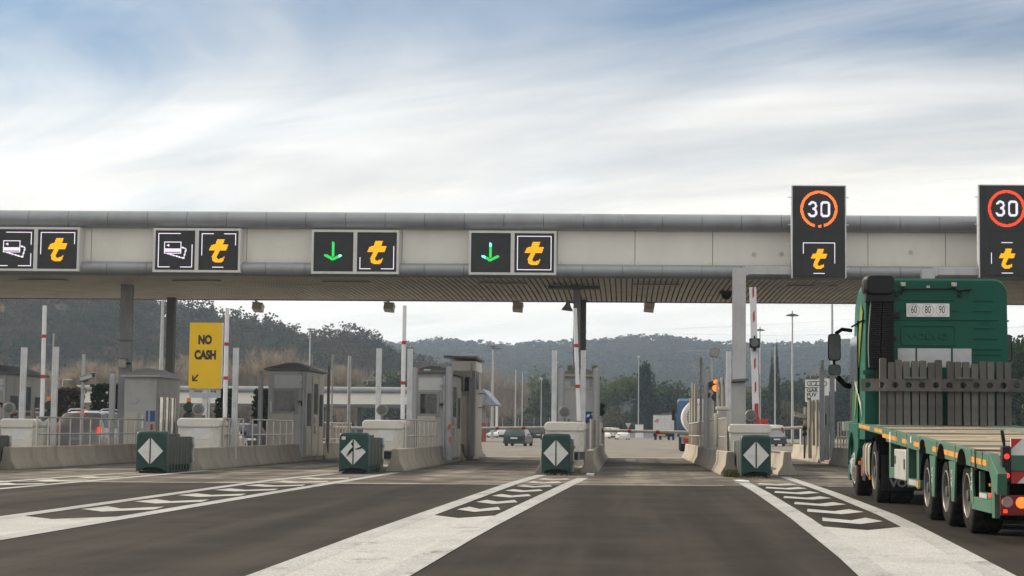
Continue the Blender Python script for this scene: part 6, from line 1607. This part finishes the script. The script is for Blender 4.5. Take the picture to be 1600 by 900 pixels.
# stubby marker post with red foot
P = at(776.5, 634, 325); t = thing('marker_post', 'white marker post with red band left of the green hatchback', 'post', (P.x, 325, 0))
b = MB(); b.tube([(0, 0, 1.2), (0, 0, P.z)], .22, 10); b.build('pole', white(), t); b = MB(); b.tube([(0, 0, 0), (0, 0, 1.2)], .24, 10); b.build('foot', redm(), t)
P = at(1386 if 0 else 981.5, 664, 250); t = thing('yield_sign', 'small triangular sign seen from behind right of the white sports car', 'sign', (P.x, 250, 0)); z = P.z
b = MB(); b.prism([(-.42, z + .25), (.42, z + .25), (0, z - .45)], 'y', -.02, .02); b.build('plate', M('sign_back', (.45, .47, .48), .5), t); b = MB(); b.tube([(0, .04, 0), (0, .04, z + .2)], .04); b.build('post', galv(), t)
P = at(999, 667, 310); b = MB(); b.bx(-.7, .7, 0, .8, 0, P.z + .3); b.bx(-.75, .75, -.05, .85, P.z + .31, P.z + .4); o = b.build('white_cabinet', white(), loc=(P.x, 310, 0), bevel=.03); tag(o, 'small white roadside cabinet left of the box lorry', 'cabinet')

# information board behind the gate frame
P, Q = at(1258, 593, 110), at(1281, 593, 110); w = Q.x - P.x
t = thing('garage_sign', 'white board with black GAR and FUV letters behind the gate frame', 'sign', (P.x, 110, 0)); z1 = P.z; z0 = at(1258, 628, 110).z
b = MB(); b.bx(0, w + .55, -.03, .03, z0 + .90, z1); b.bx(0, w + .55, -.03, .03, z0, z0 + .84); bd = b.build('board', M('board_white', (.66, .66, .65), .5), t)
b = MB(); b.bx(.2, .32, .04, .16, 0, z1); b.bx(w + .2, w + .32, .04, .16, 0, z1); b.build('post', galv(), t)
ring = MB(); 
def outline(b, x0, x1, za, zb2, r, w_, y0, y1):
    ring_(b, x0, x1, za, zb2, r, w_, y0, y1)
outline(ring, .1, w + .45, z0 + .98, z1 - .1, .15, .04, -.04, -.031); ring.build('oval_line', ink, bd)
text('n°3', .34, ink, bd, 'lettering', (w * .55, -.034, (z0 + .90 + z1) / 2), ex=.002, bold=.008)
for k, s in enumerate(('GAR', 'FUV', 'M')): text(s, .30, ink, bd, 'lettering', (.1, -.034, z0 + .70 - .27 * k), ex=.002, align='LEFT', bold=.010, sx=1.1)
P = at(1291, 594, 112); b = MB(); b.bx(-.5, .6, -.03, .03, P.z - .7, P.z + .1); o = b.build('white_board', M('board_white', (.66, .66, .65), .5), loc=(P.x, 112, 0)); tag(o, 'plain white board seen through the steel gate frame', 'sign')
b = MB(); b.tube([(0, .05, 0), (0, .05, P.z)], .06); b.build('post', galv(), o)

# walls and fences at the far edge of the plaza
b = MB(); b.prism([(-.3, 0), (-.12, .3), (-.08, .95), (.08, .95), (.12, .3), (.3, 0)], 'x', -14, 22); o = b.build('far_barrier', M('far_concrete', (.30, .32, .34), .8, dirt=.2), loc=(6, 333, 0)); tag(o, 'long pale blue grey road barrier at the far edge of the plaza', 'barrier')
b = MB(); b.bx(-62, 0, 0, .5, 0, 1.7); o = b.build('far_wall', M('far_wall', (.075, .08, .08), .8, dirt=.3), loc=(-8.2, 332, 0)); tag(o, 'long low dark wall behind the green hatchback', 'wall')
t = thing('mesh_fence', 'thin dark mesh fence on the far wall left of the central island', 'fence', (-40, 333.5, 1.68))
b = MB()
for k in range(80): b.bx(k * .4, k * .4 + .03, -.01, .01, 0, 1.8)
for z in (.05, .6, 1.2, 1.78): b.bx(0, 32, -.015, .015, z - .02, z + .02)
b.build('wire_panel', darkgrey(), t)
b = MB()
for k in range(12): b.bx(k * 2.9 - .05, k * 2.9 + .05, -.03, .08, 0, 1.95)
b.build('post', galv(), t)
b = MB(); b.bx(0, 11, 0, 1, 0, 4.6); b.bx(0, 11, -.1, 1.1, 4.61, 4.8)
for k in range(1, 5): b.bx(0, 11, -.03, -.001, k * .95, k * .95 + .05)
P = at(1028, 650, 345); o = b.build('retaining_wall', M('stone_wall', (.17, .15, .12), .85, var=.25, scale=1.2, dirt=.4), loc=(P.x, 345, 0)); tag(o, 'brown stone retaining wall behind the box lorry', 'wall')
b = MB(); b.prism([(0, -3), (30, -3), (30, 26), (2, 26), (.3, 12)], 'z', -.02, .12); P = gp(1223, 696); o = b.build('kerb', concrete(), loc=(P.x - .2, P.y - 2, 0), kind='structure')
b = MB(); b.prism([(0, -3), (30, -3), (30, 26), (2, 26), (.3, 12)], 'z', .0, .13); o = b.build('grass_verge', ground_mat('verge_grass', (.07, .085, .02), (.13, .12, .04), .6, fine=20), loc=(P.x + .1, P.y - 1.8, 0.005), kind='structure')
b = MB(); b.bx(0, .25, 0, .25, 0, .9)
for k in range(3): b.bx(-.02 + k * 0, .27, -.02, .27, .2 + k * .25, .25 + k * .25)
# clipped hedge columns beyond the left lanes
m_hedge = leaf_mat('hedge_leaves', [(.012, .020, .010), (.024, .034, .016), (.040, .040, .022)], per_tree_scale=1.5)
m_hedgeb = leaf_mat('hedge_twigs', [(.030, .024, .018), (.060, .045, .032), (.05, .045, .03)], per_tree_scale=1.5)
def hedge(px0, px1, top, Y, lab, mat, n=2600, q=.10):
    P, Q = at(px0, top, Y), at(px1, top, Y); w = Q.x - P.x; h = P.z; r = np.random.default_rng(int(px0))
    p = np.stack([r.uniform(-w / 2, w / 2, n), r.uniform(-.8, .8, n), r.uniform(0, h, n)], 1)
    f = r.integers(0, 5, n); p[f == 0, 0] = -w / 2; p[f == 1, 0] = w / 2; p[f == 2, 1] = -.8; p[f == 3, 2] = h
    p += r.normal(size=p.shape) * .07
    a = r.normal(size=(n, 3)); a /= np.linalg.norm(a, axis=1)[:, None]; c = np.cross(a, r.normal(size=(n, 3))); c /= np.linalg.norm(c, axis=1)[:, None]
    s = r.uniform(.7, 1.3, n)[:, None] * q
    o = mesh_quads('clipped_hedge', np.stack([p + a * s, p + c * s, p - a * s, p - c * s], 1), mat); o.location = ((P.x + Q.x) / 2, Y, 0)
    tag(o, lab, 'hedge', 'clipped square evergreens'); return o
hedge(93, 124, 611, 105, 'clipped square hedge with brown bare face above the silver SUV', m_hedgeb)
hedge(152, 184, 605, 100, 'clipped dark square hedge behind the front roof column', m_hedge)
hedge(344, 361, 611, 100, 'clipped dark narrow hedge right of the NO CASH board', m_hedge, 1600)
hedge(402, 418, 612, 100, 'clipped dark narrow hedge left of the first pale booth', m_hedge, 1600)

# trees
m_bark = M('bark', (.20, .17, .14), .9, var=.25, scale=4)
m_twig = leaf_mat('bare_twigs', [(.17, .14, .11), (.25, .21, .165), (.33, .28, .225)], per_tree_scale=.5)
m_ever = leaf_mat('evergreen_leaves', [(.016, .030, .016), (.030, .048, .022), (.050, .066, .030)], per_tree_scale=.6)
m_pine = leaf_mat('pine_leaves', [(.035, .058, .014), (.07, .095, .024), (.12, .135, .045)], per_tree_scale=.5)
m_cedar = leaf_mat('cedar_leaves', [(.016, .028, .017), (.028, .042, .026), (.045, .056, .036)], per_tree_scale=.6)
m_olive = leaf_mat('olive_leaves', [(.05, .052, .026), (.085, .08, .04), (.11, .095, .06)], per_tree_scale=.6)
def ribbons(r, starts, dirs, lens, wid):
    n = len(starts); d = dirs / np.linalg.norm(dirs, axis=1)[:, None]
    s = np.cross(d, r.normal(size=(n, 3))); s /= np.linalg.norm(s, axis=1)[:, None]; s *= wid[:, None]
    e = starts + d * lens[:, None]
    return np.stack([starts - s, starts + s, e + s * .3, e - s * .3], 1)
def bare_tree(seed, h=12.0, spread=.30, n=1700):
    r = np.random.default_rng(seed); t = bpy.data.objects.new('bare_tree', None); COL.objects.link(t)
    b = MB(); b.tube([(0, 0, 0), (.05, .02, h * .3), (.0, .08, h * .6), (.05, 0, h * .95)], [.20, .15, .09, .02], 8)
    limbs = []
    for k in range(16):
        z = h * r.uniform(.12, .75); a = r.uniform(0, 6.28); L2 = h * r.uniform(.22, .42) * (1 - z / h * .5)
        e = np.array([math.cos(a) * L2 * spread * 1.6, math.sin(a) * L2 * spread * 1.6, z + L2 * .85]); m = np.array([math.cos(a) * L2 * spread, math.sin(a) * L2 * spread, z + L2 * .38])
        b.tube([(0, 0, z), tuple(m), tuple(e)], [.07, .045, .015], 5); limbs.append(((0, 0, z), m, e))
    b.build('trunk', m_bark, t)
    st, dr = [], []
    for i in range(n):
        s, m, e = limbs[r.integers(0, 16)]; u = r.uniform(.1, 1); q = (np.array(s) * (1 - u) + np.array(m) * u) if r.random() < .35 else (np.array(m) * (1 - u) + np.array(e) * u)
        q = q + r.normal(size=3) * .18; st.append(q); a = r.uniform(0, 6.28); dr.append([math.cos(a) * .55, math.sin(a) * .55, r.uniform(.5, 1.3)])
    st, dr = np.array(st), np.array(dr); ln = r.uniform(.5, 1.5, n) * h / 12; wd = r.uniform(.009, .022, n)
    o = mesh_quads('twigs', ribbons(r, st, dr, ln, wd), m_twig); o.parent = t
    return t
def ever_tree(seed, h, w, shape, mat, n, q, trunk=.15, name='evergreen_tree'):
    r = np.random.default_rng(seed); t = bpy.data.objects.new(name, None); COL.objects.link(t)
    T = crown_template(r, n, q, shape)
    if shape == 'column':
        T = crown_template(r, n, q, 'ball'); T[..., :2] *= (1 - .55 * np.clip((T[..., 2:3] + .1), 0, 1)); 
    cz = h * (trunk + (1 - trunk) / 2); T = T * np.array([w / 2, w / 2, h * (1 - trunk) / 2]) + np.array([0, 0, cz])
    o = mesh_quads('crown', T, mat); o.parent = t
    b = MB(); b.tube([(0, 0, 0), (.03, 0, h * .5), (0, .05, h * .9)], [h * .022, h * .014, .02], 8)
    for k in range(7):
        z = h * (trunk + .1 * k * (1 - trunk)); a = k * 2.4; b.tube([(0, 0, z), (math.cos(a) * w * .3, math.sin(a) * w * .3, z + h * .06)], [.06, .02], 5)
    b.build('trunk', m_bark, t); return t
rt = random.Random(12)
BT = [bare_tree(31 + k, 12, s) for k, s in enumerate((.26, .34, .20))]
for k in BT: tag(k, 'bare pale brown winter poplar in the belt below the left ridge', 'tree', 'bare poplars in the belt below the left ridge'); k.location = (0, 0, -900)
used = set()
def plant(protos, px, top, Y, lab, grp, sw=1.0):
    k = rt.randrange(len(protos)); P0 = protos[k]; P = at(px, top, Y); H0 = P0['h'] if 'h' in P0 else 12.0
    s = P.z / H0; o = P0 if P0.name not in used else copy_tree(P0); used.add(P0.name)
    o.location = (P.x, Y, -.05); o.rotation_euler = (0, 0, rt.uniform(0, 6.28)); o.scale = (s * sw, s * sw, s)
    tag(o, lab, 'tree', grp); return o
bl = 'bare pale brown winter poplar in the belt below the left ridge'; bgp = 'bare poplars in the belt below the left ridge'
x = -40
def belt_top(x): return np.interp(x, [-40, 60, 160, 250, 330, 400, 440, 470, 500, 540, 590, 640, 690, 740, 790, 830], [572, 566, 556, 552, 562, 548, 532, 545, 575, 560, 574, 588, 578, 566, 572, 590])
while x < 835:
    plant(BT, x + rt.uniform(-4, 4), belt_top(x) + rt.uniform(-4, 9), rt.uniform(215, 290) if x < 560 else rt.uniform(340, 400), bl, bgp, rt.uniform(1.0, 1.35)); x += rt.uniform(9, 13)
bl2 = 'bare brown winter tree among the evergreens right of the central island'
for px, top, Y in ((952, 610, 370), (965, 620, 360), (1088, 598, 380), (1098, 604, 370), (1128, 610, 360), (1150, 606, 370), (1166, 600, 365), (1180, 604, 380), (1290, 566, 420), (1278, 572, 420), (905, 600, 380), (925, 592, 375), (1110, 612, 350), (1070, 612, 380)):
    plant(BT, px, top, Y, bl2, 'bare trees among the evergreens', 1.3)
EV = []
def proto(seed, h, w, shape, mat, n, q, trunk, name):
    t = ever_tree(seed, h, w, shape, mat, n, q, trunk, name); t['h'] = h; tag(t, 'x', 'tree'); t.location = (0, 0, -900); return t
pine = proto(1, 10, 9, 'umbrella', m_pine, 2600, .055, .30, 'umbrella_pine')
cedar = proto(2, 11, 7, 'cone', m_cedar, 3000, .06, .03, 'cedar_tree')
cyp = proto(3, 15, 2.1, 'column', m_ever, 2600, .075, .0, 'cypress_tree')
cyp2 = proto(4, 12, 2.0, 'column', m_ever, 2200, .075, .0, 'cypress_tree')
rnd = proto(5, 9, 8, 'ball', m_ever, 2600, .065, .02, 'evergreen_tree')
rnd2 = proto(6, 8, 8, 'ball', m_olive, 2400, .065, .02, 'olive_green_tree')
rnd3 = proto(7, 9, 7, 'ball', m_pine, 2400, .065, .02, 'evergreen_tree')
plant([pine], 985, 584, 345, 'broad umbrella pine with domed yellow green crown right of the central island', None, 1.05)
plant([pine], 972, 596, 352, 'lower umbrella pine half under the broad domed one', None, 1.1)
plant([cedar], 1008, 578, 338, 'dark pointed cedar with layered branches left of the box lorry', None, 1.0)
plant([cyp2], 1021, 586, 350, 'small dark cypress spike right of the layered cedar', None)
plant([cyp2], 1009.5, 592, 356, 'small cypress spike behind the layered cedar', None)
plant([rnd], 1040, 598, 350, 'dark round evergreen above the box lorry', None, 1.15)
plant([rnd3], 1064, 600, 362, 'lighter green tree left of the tanker cab', None, .8)
plant([rnd], 848, 610, 350, 'dark pine left of the central island behind the round lamp', None, .8)
plant([cedar], 852, 600, 356, 'dark pointed conifer left of the central cabin', None, .8)
plant([rnd], 835, 636, 345, 'low dark bush like tree left of the central island', None, 1.3)
plant([rnd3], 944, 594, 360, 'green conifer just right of the central cabin', None, .9)
plant([rnd3], 838, 575 + 8, 420, 'green tree standing behind the bare poplars left of the central island', None, .9)
plant([rnd], 608, 580, 330, 'dark green tree among bare poplars left of the second pale booth', None, 1.0)
plant([rnd], 540, 585, 340, 'dark green tree behind the bare post near the first pale booth', None, 1.0)
ctall = plant([cyp], 1213.5, 541, 300, 'tallest dark cypress spire, right one of the pair left of the lamp post', None, .62)
plant([cyp], 1206, 554, 304, 'slightly shorter cypress spire, left one of the pair left of the lamp post', None, .62)
for px, top, Y, p in ((1130, 596, 380, rnd), (1160, 606, 345, rnd2), (1188, 606, 350, rnd2), (1196, 612, 340, rnd), (1226, 600, 345, rnd), (1240, 604, 350, rnd2), (1248, 594, 355, rnd), (1262, 598, 350, rnd), (1280, 586, 360, rnd), (1300, 592, 350, rnd), (1320, 590, 350, rnd), (1342, 590, 350, rnd), (1230, 626, 335, rnd2), (1144, 630, 335, rnd), (1340, 600, 350, rnd), (1365, 596, 350, rnd)):
    plant([p], px, top, Y, 'dark evergreen in the belt between the wide barrier arm and the green truck', 'evergreens left of the green truck', 1.1)
for px, top, Y in ((960, 648, 338), (975, 645, 340), (1000, 640, 338), (1018, 650, 337), (1050, 652, 345), (948, 640, 342), (820, 646, 340), (800, 650, 340), (866, 640, 340), (990, 655, 337), (1085, 640, 348), (1110, 648, 345)):
    plant([rnd2, rnd], px, top, Y, 'low brownish bushy tree at the far edge of the plaza', 'low trees at the plaza edge', 1.5)
plant([rnd], 1598, 530, 180, 'dark conifer right of the green truck cab at the right border', None, 1.0)
plant([cedar], 1590, 545, 190, 'pointed dark conifer beside the truck cab at the right border', None, 1.0)
# power lines over the right half
for k, (p0, p1) in enumerate((((1040, 512), (1340, 482)), ((1060, 520), (1340, 506)), ((1080, 546), (1340, 520)))):
    A, B = at(*p0, 420), at(*p1, 400); b = MB(); n = 14
    A2, B2 = A + (A - B) * .1, B + (B - A) * 2.0
    b.tube([A2 + (B2 - A2) * (i / n) - Vector((0, 0, 10 * (i / n) * (1 - i / n))) for i in range(n + 1)], .022, 5); o = b.build('power_line', galv()); tag(o, ['uppermost thin power line across the right sky', 'middle thin power line across the right sky', 'lowest thin power line across the right sky'][k], 'power line', 'thin power lines')

# ------------------------------------------------------------------ air
m = bpy.data.materials.new('haze_air'); m.use_nodes = True
t = m.node_tree
for n in list(t.nodes):
    if n.type != 'OUTPUT_MATERIAL': t.nodes.remove(n)
pv = t.nodes.new('ShaderNodeVolumePrincipled'); pv.inputs['Color'].default_value = (.62, .79, 1.0, 1); pv.inputs['Density'].default_value = 0.00024; pv.inputs['Anisotropy'].default_value = 0.2
t.links.new(pv.outputs[0], t.nodes['Material Output'].inputs['Volume'])
b = MB(); b.bx(-2600, 2600, -220, 2600, -1.6, 130)
o = b.build('haze', m, smooth=False, kind='stuff'); o['label'] = 'pale blue haze in the air over the far hills'; o['category'] = 'haze'
for p in (BT + [pine, cedar, cyp, cyp2, rnd, rnd2, rnd3]):
    if p.location.z < -100:
        for c in list(p.children): bpy.data.objects.remove(c)
        bpy.data.objects.remove(p)
    elif 'h' in p: del p['h']
for o in bpy.data.objects:
    if 'h' in o: del o['h']
